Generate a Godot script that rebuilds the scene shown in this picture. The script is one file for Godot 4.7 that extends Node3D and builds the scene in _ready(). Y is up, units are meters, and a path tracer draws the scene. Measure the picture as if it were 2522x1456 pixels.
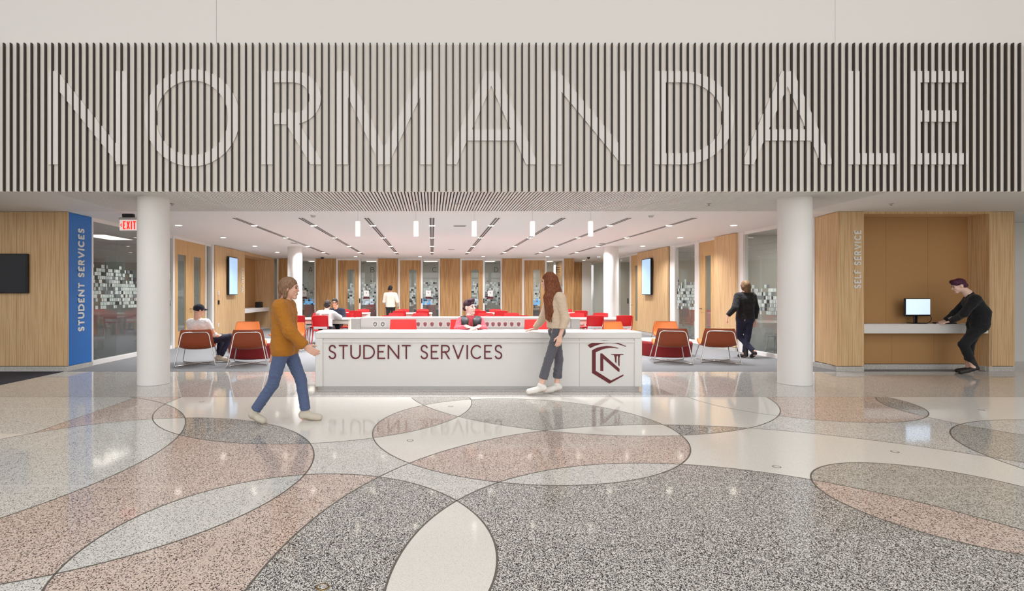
extends Node3D
# A college student-services hall: slatted bulkhead with raised lettering, white welcome desk, polished terrazzo of
# overlapping circles, and an open study lounge behind. Units are metres, y up; the camera looks along -z.

var M = {}                     # materials
var taken = {}                 # names in use, for numbering
var cache = {}                 # shared meshes
var lamp_count = 0

func _ready():
	_camera_and_light()
	_materials()
	_floor()
	_hall()
	_bulkhead()
	_ceiling()
	_wall_front_left()
	_wall_inner_left()
	_wall_inner_right()
	_wall_back()
	_self_service()
	_columns()
	_desk()
	_lounge()
	_study_tables()
	_fixtures()
	_people()

# ---------------------------------------------------------------- camera, sky, exposure
func _camera_and_light():
	var cam = Camera3D.new()
	cam.name = "camera"
	cam.projection = Camera3D.PROJECTION_FRUSTUM
	cam.near = 0.05
	cam.far = 200.0
	cam.size = 2.0 * 0.05 * 728.0 / 1250.0
	cam.frustum_offset = Vector2(0.05 * 197.0 / 1250.0, -0.05 * 3.0 / 1250.0)
	add_child(cam)
	cam.position = Vector3(0, 1.4, 0)
	cam.current = true
	var sky_mat = ProceduralSkyMaterial.new()
	sky_mat.sky_top_color = Color(0.94, 0.95, 0.97)
	sky_mat.sky_horizon_color = Color(0.97, 0.96, 0.95)
	sky_mat.ground_bottom_color = Color(0.45, 0.44, 0.42)
	sky_mat.ground_horizon_color = Color(0.60, 0.60, 0.58)
	sky_mat.sky_energy_multiplier = 1.0
	var sky = Sky.new()
	sky.sky_material = sky_mat
	var env = Environment.new()
	env.background_mode = Environment.BG_SKY
	env.sky = sky
	env.background_energy_multiplier = 2.6
	env.tonemap_mode = Environment.TONE_MAPPER_LINEAR
	env.tonemap_exposure = 1.0
	env.sdfgi_enabled = true
	env.ssao_enabled = true
	env.ssil_enabled = true
	var we = WorldEnvironment.new()
	we.name = "world"
	we.environment = env
	add_child(we)

# ---------------------------------------------------------------- materials
func srgb(r, g, b): return Color(r / 255.0, g / 255.0, b / 255.0)

func mat(c, rough = 0.6, metal = 0.0, spec = 0.5):
	var m = StandardMaterial3D.new()
	m.albedo_color = c
	m.roughness = rough
	m.metallic = metal
	m.metallic_specular = spec
	return m

func noise_tex(size, freq, type, seed_, colors, stops, octaves = 1, constant = false, cell = false):
	var n = FastNoiseLite.new()
	n.seed = seed_
	n.noise_type = type
	n.frequency = freq
	n.fractal_type = FastNoiseLite.FRACTAL_FBM if octaves > 1 else FastNoiseLite.FRACTAL_NONE
	n.fractal_octaves = octaves
	if cell:
		n.cellular_return_type = FastNoiseLite.RETURN_CELL_VALUE
		n.cellular_jitter = 1.0
	var g = Gradient.new()
	g.interpolation_mode = Gradient.GRADIENT_INTERPOLATE_CONSTANT if constant else Gradient.GRADIENT_INTERPOLATE_LINEAR
	g.offsets = PackedFloat32Array(stops)
	g.colors = PackedColorArray(colors)
	var t = NoiseTexture2D.new()
	t.width = size
	t.height = size
	t.seamless = true
	t.seamless_blend_skirt = 0.04
	t.generate_mipmaps = false
	t.noise = n
	t.color_ramp = g
	return t

func terrazzo(cell_px, seed_, colors, stops, size = 2048):
	var m = mat(Color.WHITE, 0.07)
	m.albedo_texture = noise_tex(size, 1.0 / cell_px, FastNoiseLite.TYPE_CELLULAR, seed_, colors, stops, 1, true, true)
	m.uv1_triplanar = true
	m.uv1_world_triplanar = true
	m.uv1_scale = Vector3.ONE * 0.4
	return m

func wood(seed_, colors, stops, grain = Vector3(1.9, 0.045, 1.9), rough = 0.5):
	var m = mat(Color.WHITE, rough)
	m.albedo_texture = noise_tex(512, 0.035, FastNoiseLite.TYPE_SIMPLEX_SMOOTH, seed_, colors, stops, 5)
	m.uv1_triplanar = true
	m.uv1_world_triplanar = true
	m.uv1_scale = grain
	return m

func _materials():
	M.white = mat(srgb(232, 229, 224), 0.55)
	M.wall = mat(srgb(228, 224, 218), 0.8)
	M.ceil = mat(srgb(236, 234, 230), 0.9)
	M.desk = mat(srgb(228, 225, 220), 0.35)
	M.grey_white = mat(srgb(196, 193, 189), 0.5)
	M.soffit = mat(srgb(226, 223, 218), 0.6)
	M.slat = mat(srgb(230, 221, 211), 0.45)
	M.fin = mat(srgb(44, 36, 29), 0.5)
	M.letter = mat(srgb(228, 222, 215), 0.5)
	M.dark = mat(srgb(24, 23, 22), 0.6)
	M.black = mat(srgb(14, 14, 16), 0.5)
	M.screen_off = mat(srgb(22, 27, 38), 0.12)
	M.bezel = mat(srgb(12, 12, 14), 0.35)
	M.maroon = mat(srgb(98, 12, 24), 0.45)
	M.blue = mat(srgb(40, 114, 192), 0.5)
	M.signwhite = mat(srgb(226, 226, 222), 0.5)
	M.chrome = mat(srgb(225, 224, 222), 0.16, 1.0)
	M.steel = mat(srgb(160, 158, 152), 0.35, 1.0)
	M.brass = mat(srgb(150, 122, 70), 0.35, 1.0)
	M.zinc = mat(srgb(112, 106, 97), 0.4, 0.35)
	M.leather = mat(srgb(200, 116, 56), 0.48)
	M.leather_back = mat(srgb(158, 74, 40), 0.5)
	M.red = mat(srgb(196, 22, 28), 0.45)
	M.redfab = mat(srgb(206, 40, 36), 0.7)
	M.darkred = mat(srgb(128, 10, 14), 0.75)
	M.tabletop = mat(srgb(228, 220, 206), 0.45)
	M.charcoal = mat(srgb(52, 50, 54), 0.7)
	M.navyblock = mat(srgb(58, 56, 66), 0.7)
	M.paper = mat(srgb(238, 236, 232), 0.8)
	M.inkgrey = mat(srgb(120, 116, 114), 0.8)
	M.inkpink = mat(srgb(190, 96, 104), 0.8)
	M.roomwall = mat(srgb(206, 208, 200), 0.85)
	M.mat_dark = mat(srgb(40, 41, 52), 0.95)
	M.mat_dark.heightmap_enabled = false
	M.glass = mat(Color(0.86, 0.92, 0.88, 0.06), 0.0, 0.0, 0.42)
	M.glass.transparency = BaseMaterial3D.TRANSPARENCY_ALPHA
	M.frosted = mat(Color(0.80, 0.86, 0.80, 0.72), 0.5)
	M.frosted.transparency = BaseMaterial3D.TRANSPARENCY_ALPHA
	M.film = mat(Color(0.88, 0.90, 0.89), 0.7)
	M.film.vertex_color_use_as_albedo = true
	var wc = [srgb(190, 150, 104), srgb(206, 168, 122), srgb(214, 180, 134), srgb(222, 190, 146), srgb(200, 160, 114)]
	M.wood = wood(3, wc, [0.0, 0.34, 0.5, 0.66, 1.0])
	M.wood_door = wood(11, [srgb(180, 138, 88), srgb(200, 160, 108), srgb(210, 172, 122), srgb(190, 150, 100)], [0.0, 0.38, 0.6, 1.0])
	M.wood_back = wood(23, [srgb(146, 102, 58), srgb(176, 132, 82), srgb(196, 156, 104), srgb(164, 120, 72)], [0.0, 0.4, 0.62, 1.0], Vector3(0.9, 0.03, 0.9))
	M.panel = mat(Color.WHITE, 0.7)
	M.panel.albedo_texture = noise_tex(512, 0.2, FastNoiseLite.TYPE_SIMPLEX, 9, [srgb(178, 134, 85), srgb(182, 138, 88), srgb(187, 143, 93)], [0.0, 0.5, 1.0], 4)
	M.panel.uv1_triplanar = true
	M.panel.uv1_world_triplanar = true
	M.carpet = mat(Color.WHITE, 1.0)
	M.carpet.albedo_texture = noise_tex(1024, 0.16, FastNoiseLite.TYPE_SIMPLEX, 17, [srgb(100, 100, 101), srgb(124, 124, 125), srgb(148, 148, 148)], [0.2, 0.5, 0.8], 3)
	M.carpet.uv1_triplanar = true
	M.carpet.uv1_world_triplanar = true
	M.carpet.uv1_scale = Vector3.ONE * 0.5
	M.t_white = terrazzo(3.0, 5, [srgb(232, 227, 217), srgb(225, 219, 208), srgb(236, 232, 224), srgb(214, 207, 196)], [0.0, 0.55, 0.8, 0.94])
	M.t_light = terrazzo(3.6, 6, [srgb(222, 219, 211), srgb(208, 204, 196), srgb(232, 229, 222), srgb(150, 146, 140), srgb(84, 80, 77)], [0.0, 0.42, 0.62, 0.82, 0.91])
	M.t_pink = terrazzo(4.2, 7, [srgb(218, 198, 184), srgb(204, 182, 168), srgb(228, 214, 203), srgb(164, 140, 127), srgb(62, 52, 49)], [0.0, 0.36, 0.58, 0.74, 0.85])
	M.t_dark = terrazzo(3.4, 8, [srgb(228, 224, 215), srgb(200, 196, 188), srgb(140, 136, 130), srgb(52, 50, 49), srgb(30, 29, 29)], [0.0, 0.33, 0.50, 0.64, 0.86])
	M.t_mid = terrazzo(3.6, 9, [srgb(206, 201, 190), srgb(180, 174, 163), srgb(220, 216, 206), srgb(132, 126, 116), srgb(72, 68, 63)], [0.0, 0.36, 0.56, 0.72, 0.86])
	M.t_border = terrazzo(3.6, 10, [srgb(206, 202, 194), srgb(186, 181, 173), srgb(220, 217, 210), srgb(140, 135, 128), srgb(92, 88, 84)], [0.0, 0.38, 0.6, 0.8, 0.92])
	M.base = terrazzo(3.6, 12, [srgb(196, 193, 186), srgb(180, 176, 170), srgb(212, 209, 203), srgb(140, 136, 130)], [0.0, 0.4, 0.66, 0.9])

func glow(c, energy):
	var m = mat(c, 0.5)
	m.emission_enabled = true
	m.emission = c
	m.emission_energy_multiplier = energy
	return m

# ---------------------------------------------------------------- nodes
func numbered(called):
	if not taken.has(called):
		taken[called] = 0
		return called
	taken[called] += 1
	return "%s_%03d" % [called, taken[called]]

func thing(called, label, category, at = Vector3.ZERO, turn = 0.0, group = ""):
	var o = Node3D.new()
	o.name = numbered(called)
	add_child(o)
	o.position = at
	o.rotation.y = turn
	o.set_meta("label", label)
	o.set_meta("category", category)
	if group != "":
		o.set_meta("group", group)
	return o

func structure(called):
	var o = Node3D.new()
	o.name = called
	add_child(o)
	o.set_meta("kind", "structure")
	return o

func part(parent, called, mesh, material, at = Vector3.ZERO, rot = Vector3.ZERO, label = ""):
	var o = MeshInstance3D.new()
	o.name = called
	o.mesh = mesh
	o.material_override = material
	o.cast_shadow = GeometryInstance3D.SHADOW_CASTING_SETTING_ON
	parent.add_child(o, true)
	o.position = at
	o.rotation = rot
	if label != "":
		o.set_meta("label", label)
	return o

func copy(o, label, at, turn, group = ""):
	var c = o.duplicate()
	var base = String(o.name)
	if base.length() > 4 and base.substr(base.length() - 4, 1) == "_" and base.substr(base.length() - 3).is_valid_int():
		base = base.substr(0, base.length() - 4)
	c.name = numbered(base)
	add_child(c)
	c.position = at
	c.rotation.y = turn
	c.set_meta("label", label)
	if group != "":
		c.set_meta("group", group)
	return c

func at_(x, y, depth): return Vector3(x, y, -depth)

# box from x0..x1, y0..y1, depth z0..z1 (depth = distance in front of the camera), under a parent at the origin
func slab(parent, called, x0, x1, y0, y1, z0, z1, material, bevel = 0.0):
	var s = Vector3(absf(x1 - x0), absf(y1 - y0), absf(z1 - z0))
	return part(parent, called, rbox(s, bevel), material, Vector3((x0 + x1) / 2.0, (y0 + y1) / 2.0, -(z0 + z1) / 2.0))

# ---------------------------------------------------------------- mesh building
class MB:
	var v = PackedVector3Array()
	var n = PackedVector3Array()
	var c = PackedColorArray()
	var ix = PackedInt32Array()
	func vert(p, nn):
		v.append(p)
		n.append(nn)
		return v.size() - 1
	func itri(a, b, d):
		var f = (v[b] - v[a]).cross(v[d] - v[a])
		if f.dot(n[a] + n[b] + n[d]) > 0.0:
			ix.append_array(PackedInt32Array([a, d, b]))
		else:
			ix.append_array(PackedInt32Array([a, b, d]))
	func iquad(a, b, d, e):
		itri(a, b, d)
		itri(a, d, e)
	func tri(a, b, d, nn):
		itri(vert(a, nn), vert(b, nn), vert(d, nn))
	func quad(a, b, d, e, nn):
		var i = vert(a, nn)
		var j = vert(b, nn)
		var k = vert(d, nn)
		var l = vert(e, nn)
		itri(i, j, k)
		itri(i, k, l)
	func out_face(points, centre):     # flat polygon of a convex body, facing away from its centre
		var nn = (points[1] - points[0]).cross(points[2] - points[0]).normalized()
		if nn.dot(points[0] - centre) < 0.0:
			nn = -nn
		var first = v.size()
		for p in points:
			vert(p, nn)
		for i in range(1, points.size() - 1):
			itri(first, first + i, first + i + 1)
	func add_box(lo, hi):
		var m = (lo + hi) / 2.0
		for a in 3:
			for s in [0, 1]:
				var q = []
				for k in [[0, 0], [1, 0], [1, 1], [0, 1]]:
					var p = Vector3.ZERO
					p[a] = hi[a] if s else lo[a]
					p[(a + 1) % 3] = hi[(a + 1) % 3] if k[0] else lo[(a + 1) % 3]
					p[(a + 2) % 3] = hi[(a + 2) % 3] if k[1] else lo[(a + 2) % 3]
					q.append(p)
				out_face(q, m)
	func mesh():
		var arr = []
		arr.resize(Mesh.ARRAY_MAX)
		arr[Mesh.ARRAY_VERTEX] = v
		arr[Mesh.ARRAY_NORMAL] = n
		if c.size() == v.size():
			arr[Mesh.ARRAY_COLOR] = c
		arr[Mesh.ARRAY_INDEX] = ix
		var m = ArrayMesh.new()
		m.add_surface_from_arrays(Mesh.PRIMITIVE_TRIANGLES, arr)
		return m

func rbox(s, b = 0.0):
	var key = "box%.4f,%.4f,%.4f,%.4f" % [s.x, s.y, s.z, b]
	if cache.has(key):
		return cache[key]
	var mb = MB.new()
	var h = s / 2.0
	b = minf(b, minf(h.x, minf(h.y, h.z)) * 0.95)
	if b <= 0.0:
		mb.add_box(-h, h)
	else:
		for a in 3:
			var e = (a + 1) % 3
			var f = (a + 2) % 3
			for sa in [-1, 1]:
				var q = []
				for k in [[-1, -1], [1, -1], [1, 1], [-1, 1]]:
					var p = Vector3.ZERO
					p[a] = sa * h[a]
					p[e] = k[0] * (h[e] - b)
					p[f] = k[1] * (h[f] - b)
					q.append(p)
				mb.out_face(q, Vector3.ZERO)
				for se in [-1, 1]:
					var r = []
					for k in [[0, -1], [0, 1], [1, 1], [1, -1]]:
						var p = Vector3.ZERO
						p[a] = sa * (h[a] - (b if k[0] else 0.0))
						p[e] = se * (h[e] - (0.0 if k[0] else b))
						p[f] = k[1] * (h[f] - b)
						r.append(p)
					mb.out_face(r, Vector3.ZERO)
		for sx in [-1, 1]:
			for sy in [-1, 1]:
				for sz in [-1, 1]:
					mb.out_face([Vector3(sx * h.x, sy * (h.y - b), sz * (h.z - b)), Vector3(sx * (h.x - b), sy * h.y, sz * (h.z - b)), Vector3(sx * (h.x - b), sy * (h.y - b), sz * h.z)], Vector3.ZERO)
	cache[key] = mb.mesh()
	return cache[key]

# flat polygons in x,y pushed out from z0 to z1, added to a builder
func add_prism(mb, polys, z0, z1):
	for p in polys:
		var poly = p
		if poly.size() < 3:
			continue
		var idx = Geometry2D.triangulate_polygon(poly)
		for i in range(0, idx.size(), 3):
			var a = poly[idx[i]]
			var b = poly[idx[i + 1]]
			var d = poly[idx[i + 2]]
			mb.tri(Vector3(a.x, a.y, z1), Vector3(b.x, b.y, z1), Vector3(d.x, d.y, z1), Vector3(0, 0, 1))
			mb.tri(Vector3(a.x, a.y, z0), Vector3(b.x, b.y, z0), Vector3(d.x, d.y, z0), Vector3(0, 0, -1))
		var ccw = not Geometry2D.is_polygon_clockwise(poly)
		for i in poly.size():
			var a = poly[i]
			var b = poly[(i + 1) % poly.size()]
			var e = b - a
			if e.length() < 1e-6:
				continue
			var nn = Vector3(e.y, -e.x, 0).normalized()
			if not ccw:
				nn = -nn
			mb.quad(Vector3(a.x, a.y, z0), Vector3(b.x, b.y, z0), Vector3(b.x, b.y, z1), Vector3(a.x, a.y, z1), nn)

func prism(polys, z0, z1):
	var mb = MB.new()
	add_prism(mb, polys, z0, z1)
	return mb.mesh()

# a plan outline given as x and depth, standing from y0 to y1
func plan_prism(outline, y0, y1):
	var poly = PackedVector2Array()
	for p in outline: poly.append(Vector2(p.x, -p.y))
	var mb = MB.new()
	add_prism(mb, [poly], y0, y1)
	for i in mb.v.size():
		mb.v[i] = Vector3(mb.v[i].x, mb.v[i].z, mb.v[i].y)
		mb.n[i] = Vector3(mb.n[i].x, mb.n[i].z, mb.n[i].y)
	for i in range(0, mb.ix.size(), 3):
		var q = mb.ix[i + 1]
		mb.ix[i + 1] = mb.ix[i + 2]
		mb.ix[i + 2] = q
	return mb.mesh()

func lathe(profile, segs = 24):        # profile: (radius, height) from bottom to top
	var mb = MB.new()
	for k in profile.size() - 1:
		var a = profile[k]
		var b = profile[k + 1]
		var d = b - a
		if d.length() < 1e-6:
			continue
		var nr = Vector2(d.y, -d.x).normalized()
		var prev = []
		for i in segs + 1:
			var t = TAU * i / segs
			var cs = Vector3(cos(t), 0, sin(t))
			var nn = Vector3(cs.x * nr.x, nr.y, cs.z * nr.x)
			var cur = [mb.vert(cs * a.x + Vector3(0, a.y, 0), nn), mb.vert(cs * b.x + Vector3(0, b.y, 0), nn)]
			if i > 0:
				if a.x > 1e-6:
					mb.itri(prev[0], cur[0], cur[1])
				if b.x > 1e-6:
					mb.itri(prev[0], cur[1], prev[1])
			prev = cur
	return mb.mesh()

func smooth_path(pts, closed = false, steps = 5):
	var out = []
	var n = pts.size()
	var last = n if closed else n - 1
	for i in last:
		var p0 = pts[(i - 1 + n) % n] if closed or i > 0 else pts[i]
		var p1 = pts[i]
		var p2 = pts[(i + 1) % n]
		var p3 = pts[(i + 2) % n] if closed or i + 2 < n else p2
		for k in steps:
			var t = float(k) / steps
			out.append(p1.cubic_interpolate(p2, p0, p3, t))
	if not closed:
		out.append(pts[n - 1])
	return out

func round_corners(pts, r, steps = 4):     # polyline with filleted corners
	var out = [pts[0]]
	for i in range(1, pts.size() - 1):
		var a = pts[i] + (pts[i - 1] - pts[i]).limit_length(minf(r, (pts[i - 1] - pts[i]).length() * 0.45))
		var b = pts[i] + (pts[i + 1] - pts[i]).limit_length(minf(r, (pts[i + 1] - pts[i]).length() * 0.45))
		for k in steps + 1:
			var t = float(k) / steps
			out.append(a.lerp(pts[i], t).lerp(pts[i].lerp(b, t), t))
	out.append(pts[pts.size() - 1])
	return out

func add_tube(mb, pts, r, sides = 8, closed = false):
	var n = pts.size()
	var rings = []
	var up = Vector3.UP
	for i in n:
		var a = pts[(i - 1 + n) % n] if closed or i > 0 else pts[i]
		var b = pts[(i + 1) % n] if closed or i < n - 1 else pts[i]
		var d = (b - a).normalized()
		if i == 0:
			up = Vector3.UP if absf(d.y) < 0.9 else Vector3.RIGHT
		var x = d.cross(up).normalized()
		up = x.cross(d).normalized()
		var ring = []
		for k in sides:
			var t = TAU * k / sides
			var nn = x * cos(t) + up * sin(t)
			ring.append(mb.vert(pts[i] + nn * r, nn))
		rings.append(ring)
	for i in (n if closed else n - 1):
		var q = rings[(i + 1) % n]
		for k in sides:
			mb.iquad(rings[i][k], rings[i][(k + 1) % sides], q[(k + 1) % sides], q[k])
	if not closed:
		for e in [0, n - 1]:
			var d = (pts[0] - pts[1] if e == 0 else pts[n - 1] - pts[n - 2]).normalized()
			var mid = mb.vert(pts[e], d)
			for k in sides:
				mb.itri(mid, mb.vert(mb.v[rings[e][k]], d), mb.vert(mb.v[rings[e][(k + 1) % sides]], d))

func tube(pts, r, sides = 8, closed = false):
	var mb = MB.new()
	add_tube(mb, pts, r, sides, closed)
	return mb.mesh()

# a bent sheet with thickness: rows of points
func sheet(rows, thick):
	var mb = MB.new()
	var R = rows.size()
	var Cn = rows[0].size()
	var idx = [[], []]
	for i in R:
		idx[0].append([])
		idx[1].append([])
		for j in Cn:
			var du = rows[mini(i + 1, R - 1)][j] - rows[maxi(i - 1, 0)][j]
			var dv = rows[i][mini(j + 1, Cn - 1)] - rows[i][maxi(j - 1, 0)]
			var nn = du.cross(dv).normalized()
			idx[0][i].append(mb.vert(rows[i][j] + nn * thick / 2.0, nn))
			idx[1][i].append(mb.vert(rows[i][j] - nn * thick / 2.0, -nn))
	for s in 2:
		for i in R - 1:
			for j in Cn - 1:
				mb.iquad(idx[s][i][j], idx[s][i][j + 1], idx[s][i + 1][j + 1], idx[s][i + 1][j])
	var rim = []
	for j in Cn: rim.append([0, j])
	for i in range(1, R): rim.append([i, Cn - 1])
	for j in range(Cn - 2, -1, -1): rim.append([R - 1, j])
	for i in range(R - 2, 0, -1): rim.append([i, 0])
	var mid = Vector3.ZERO
	for e in rim: mid += rows[e[0]][e[1]] / rim.size()
	for k in rim.size():
		var e = rim[k]
		var f = rim[(k + 1) % rim.size()]
		var a = mb.v[idx[0][e[0]][e[1]]]
		var b = mb.v[idx[0][f[0]][f[1]]]
		var d = mb.v[idx[1][f[0]][f[1]]]
		var g = mb.v[idx[1][e[0]][e[1]]]
		var nn = (b - a).cross(g - a).normalized()
		if nn.dot((a + b) / 2.0 - mid) < 0.0: nn = -nn
		mb.quad(a, b, d, g, nn)
	return mb.mesh()

func disc(r, segs = 40, y = 0.0):
	var out = PackedVector2Array()
	for i in segs: out.append(Vector2(cos(TAU * i / segs), sin(TAU * i / segs)) * r)
	return out

# ---------------------------------------------------------------- stroke lettering
func arc(cx, cy, rx, ry, a0, a1, steps = 14):
	var out = []
	for i in steps + 1:
		var t = deg_to_rad(lerpf(a0, a1, float(i) / steps))
		out.append(Vector2(cx + rx * cos(t), cy + ry * sin(t)))
	return out

# centre lines of a capital in a unit box
func strokes(ch):
	var L = Vector2(0, 0)
	match ch:
		"A": return [[Vector2(-0.03, -0.08), Vector2(0.5, 1.06)], [Vector2(1.03, -0.08), Vector2(0.5, 1.06)], [Vector2(0.16, 0.29), Vector2(0.84, 0.29)]]
		"B": return [[L, Vector2(0, 1)], [Vector2(0, 1), Vector2(0.45, 1)] + arc(0.45, 0.77, 0.42, 0.23, 90, -90) + [Vector2(0, 0.54)], [Vector2(0, 0.54), Vector2(0.5, 0.54)] + arc(0.5, 0.27, 0.5, 0.27, 90, -90) + [Vector2(0, 0)]]
		"C": return [arc(0.56, 0.5, 0.56, 0.5, 42, 318, 26)]
		"D": return [[L, Vector2(0, 1)], [Vector2(-0.02, 1), Vector2(0.3, 1)] + arc(0.35, 0.5, 0.65, 0.5, 90, -90, 22) + [Vector2(-0.02, 0)]]
		"E": return [[L, Vector2(0, 1)], [Vector2(-0.02, 1), Vector2(1, 1)], [Vector2(-0.02, 0.52), Vector2(0.88, 0.52)], [Vector2(-0.02, 0), Vector2(1, 0)]]
		"F": return [[L, Vector2(0, 1)], [Vector2(-0.02, 1), Vector2(1, 1)], [Vector2(-0.02, 0.52), Vector2(0.88, 0.52)]]
		"I": return [[Vector2(0.5, 0), Vector2(0.5, 1)]]
		"L": return [[L, Vector2(0, 1)], [Vector2(-0.02, 0), Vector2(1, 0)]]
		"M": return [[L, Vector2(0, 1)], [Vector2(1, 0), Vector2(1, 1)], [Vector2(0, 1.06), Vector2(0.52, -0.06)], [Vector2(1, 1.06), Vector2(0.48, -0.06)]]
		"N": return [[L, Vector2(0, 1)], [Vector2(1, 0), Vector2(1, 1)], [Vector2(-0.05, 1.06), Vector2(1.05, -0.06)]]
		"O": return [arc(0.5, 0.5, 0.5, 0.5, 0, 181, 30), arc(0.5, 0.5, 0.5, 0.5, 180, 361, 30)]
		"R": return [[L, Vector2(0, 1)], [Vector2(-0.02, 1), Vector2(0.5, 1)] + arc(0.52, 0.745, 0.46, 0.255, 90, -90, 16) + [Vector2(-0.02, 0.49)], [Vector2(0.42, 0.52), Vector2(1.03, -0.08)]]
		"S":
			var p = []
			for q in [[.94, .80], [.82, .94], [.58, 1.0], [.34, .99], [.13, .90], [.07, .75], [.15, .61], [.38, .535], [.62, .475], [.86, .39], [.95, .24], [.87, .09], [.64, 0.0], [.38, 0.0], [.15, .07], [.03, .2]]:
				p.append(Vector2(q[0], q[1]))
			return [smooth_path(p, false, 3)]
		"T": return [[Vector2(0.5, 0), Vector2(0.5, 1)], [Vector2(0, 1), Vector2(1, 1)]]
		"U": return [[Vector2(0, 1), Vector2(0, 0.36)] + arc(0.5, 0.36, 0.5, 0.36, 180, 360, 16) + [Vector2(1, 1)]]
		"V": return [[Vector2(-0.03, 1.08), Vector2(0.5, -0.02), Vector2(1.03, 1.08)]]
		"X": return [[Vector2(-0.03, -0.06), Vector2(1.03, 1.06)], [Vector2(1.03, -0.06), Vector2(-0.03, 1.06)]]
	return []

# polygons of one capital filling a box of width w and height h with strokes s wide
func letter_polys(ch, w, h, s):
	var out = []
	var box = PackedVector2Array([Vector2(0, 0), Vector2(w, 0), Vector2(w, h), Vector2(0, h)])
	var flat_ends = ch in ["E", "F", "I", "L", "M", "N", "T", "B", "D", "R"]
	for line in strokes(ch):
		var pts = PackedVector2Array()
		for p in line:
			pts.append(Vector2(s / 2.0 + p.x * (w - s), s / 2.0 + p.y * (h - s)))
		if flat_ends and line.size() == 2 or ch == "U":     # straight bars run to the edge of the box
			var n = pts.size()
			if ch != "U" or true:
				var d0 = (pts[0] - pts[1]).normalized() * s * 0.5
				var d1 = (pts[n - 1] - pts[n - 2]).normalized() * s * 0.5
				if ch != "E" and ch != "F" or absf(d0.x) < 0.01 or absf(line[0].y - 0.52) > 0.01:
					pts[0] += d0
					pts[n - 1] += d1
		for poly in Geometry2D.offset_polyline(pts, s / 2.0, Geometry2D.JOIN_MITER, Geometry2D.END_BUTT):
			if ch in ["O", "C", "S"]:
				out.append(poly)
			else:
				out.append_array(Geometry2D.intersect_polygons(poly, box))
	return out

const WIDTHS = {"A": 0.84, "B": 0.6, "C": 0.74, "D": 0.78, "E": 0.52, "F": 0.5, "I": 0.12, "L": 0.5, "M": 0.95, "N": 0.78, "O": 0.95, "R": 0.6, "S": 0.54, "T": 0.6, "U": 0.7, "V": 0.76, "X": 0.7, " ": 0.3}

# a word as parts named letter, its first letter at the origin, reading along +x and standing in x,y
func word(parent, text, height, total, stroke, depth, material):
	var gap = 0.17 * height
	var w = 0.0
	for ch in text: w += WIDTHS[ch] * height + gap
	w -= gap
	var k = total / w
	var x = 0.0
	for ch in text:
		var cw = maxf(WIDTHS[ch] * height * k, stroke)
		if ch != " ":
			var mb = MB.new()
			var step = 0.0
			for poly in letter_polys(ch, cw, height, stroke):
				add_prism(mb, [poly], 0.0, depth + step)     # strokes that cross lie a hair apart
				step += 0.0005
			part(parent, "letter", mb.mesh(), material, Vector3(x, 0, 0))
		x += cw + gap * k

# ---------------------------------------------------------------- terrazzo floor
const EDGE = 6.917         # the circles stop at this divider; a plain border follows up to the carpet
const CIRCLES = [[-5.18, 4.367, 2.753], [-2.692, 4.044, 1.706], [-1.448, 6.707, 1.967], [0.943, 5.264, 1.549], [2.129, 7.498, 2.488], [4.843, 6.893, 1.36], [7.161, 5.88, 1.521], [6.498, 3.898, 1.763], [2.372, 2.186, 3.261], [-0.784, 2.819, 1.137], [1.714, 2.266, 1.942], [3.547, 3.424, 0.795]]

func ground(px, py):       # where a spot of the photograph lies on the floor: x and depth
	var z = 1.4 * 1250.0 / (py - 725.0)
	return Vector2((px - 1064.0) / 1250.0 * z, z)

func split_cells(cells, shape):
	var out = []
	for cell in cells:
		var inside = Geometry2D.intersect_polygons(cell, shape)
		if inside.is_empty():
			out.append(cell)
			continue
		var outside = Geometry2D.clip_polygons(cell, shape)
		var hole = false
		for p in outside:
			if Geometry2D.is_polygon_clockwise(p):
				hole = true
		if hole:                 # the shape lies wholly within: halve the cell through it first
			var c = Vector2.ZERO
			for p in shape: c += p / shape.size()
			var big = 60.0
			var left = PackedVector2Array([Vector2(-big, -big), Vector2(c.x, -big), Vector2(c.x, big), Vector2(-big, big)])
			var right = PackedVector2Array([Vector2(c.x, -big), Vector2(big, -big), Vector2(big, big), Vector2(c.x, big)])
			var halves = Geometry2D.intersect_polygons(cell, left) + Geometry2D.intersect_polygons(cell, right)
			out.append_array(split_cells(halves, shape))
		else:
			out.append_array(inside)
			out.append_array(outside)
	return out

func flat_poly(poly, y, thick):
	var mb = MB.new()
	var idx = Geometry2D.triangulate_polygon(poly)
	for i in range(0, idx.size(), 3):
		var q = []
		for k in 3: q.append(Vector3(poly[idx[i + k]].x, y, -poly[idx[i + k]].y))
		mb.tri(q[0], q[1], q[2], Vector3.UP)
	for i in poly.size():
		var a = poly[i]
		var b = poly[(i + 1) % poly.size()]
		var e = b - a
		var nn = Vector3(e.y, 0, e.x).normalized()
		mb.quad(Vector3(a.x, y, -a.y), Vector3(b.x, y, -b.y), Vector3(b.x, y - thick, -b.y), Vector3(a.x, y - thick, -a.y), nn)
	return mb.mesh()

func strip(parent, line, w):   # a metal divider let into the floor
	var pts = PackedVector2Array(line)
	for poly in Geometry2D.offset_polyline(pts, w / 2.0, Geometry2D.JOIN_MITER, Geometry2D.END_BUTT):
		if not Geometry2D.is_polygon_clockwise(poly):
			part(parent, "divider_strip", flat_poly(poly, 0.0006, 0.01), M.zinc)

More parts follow.
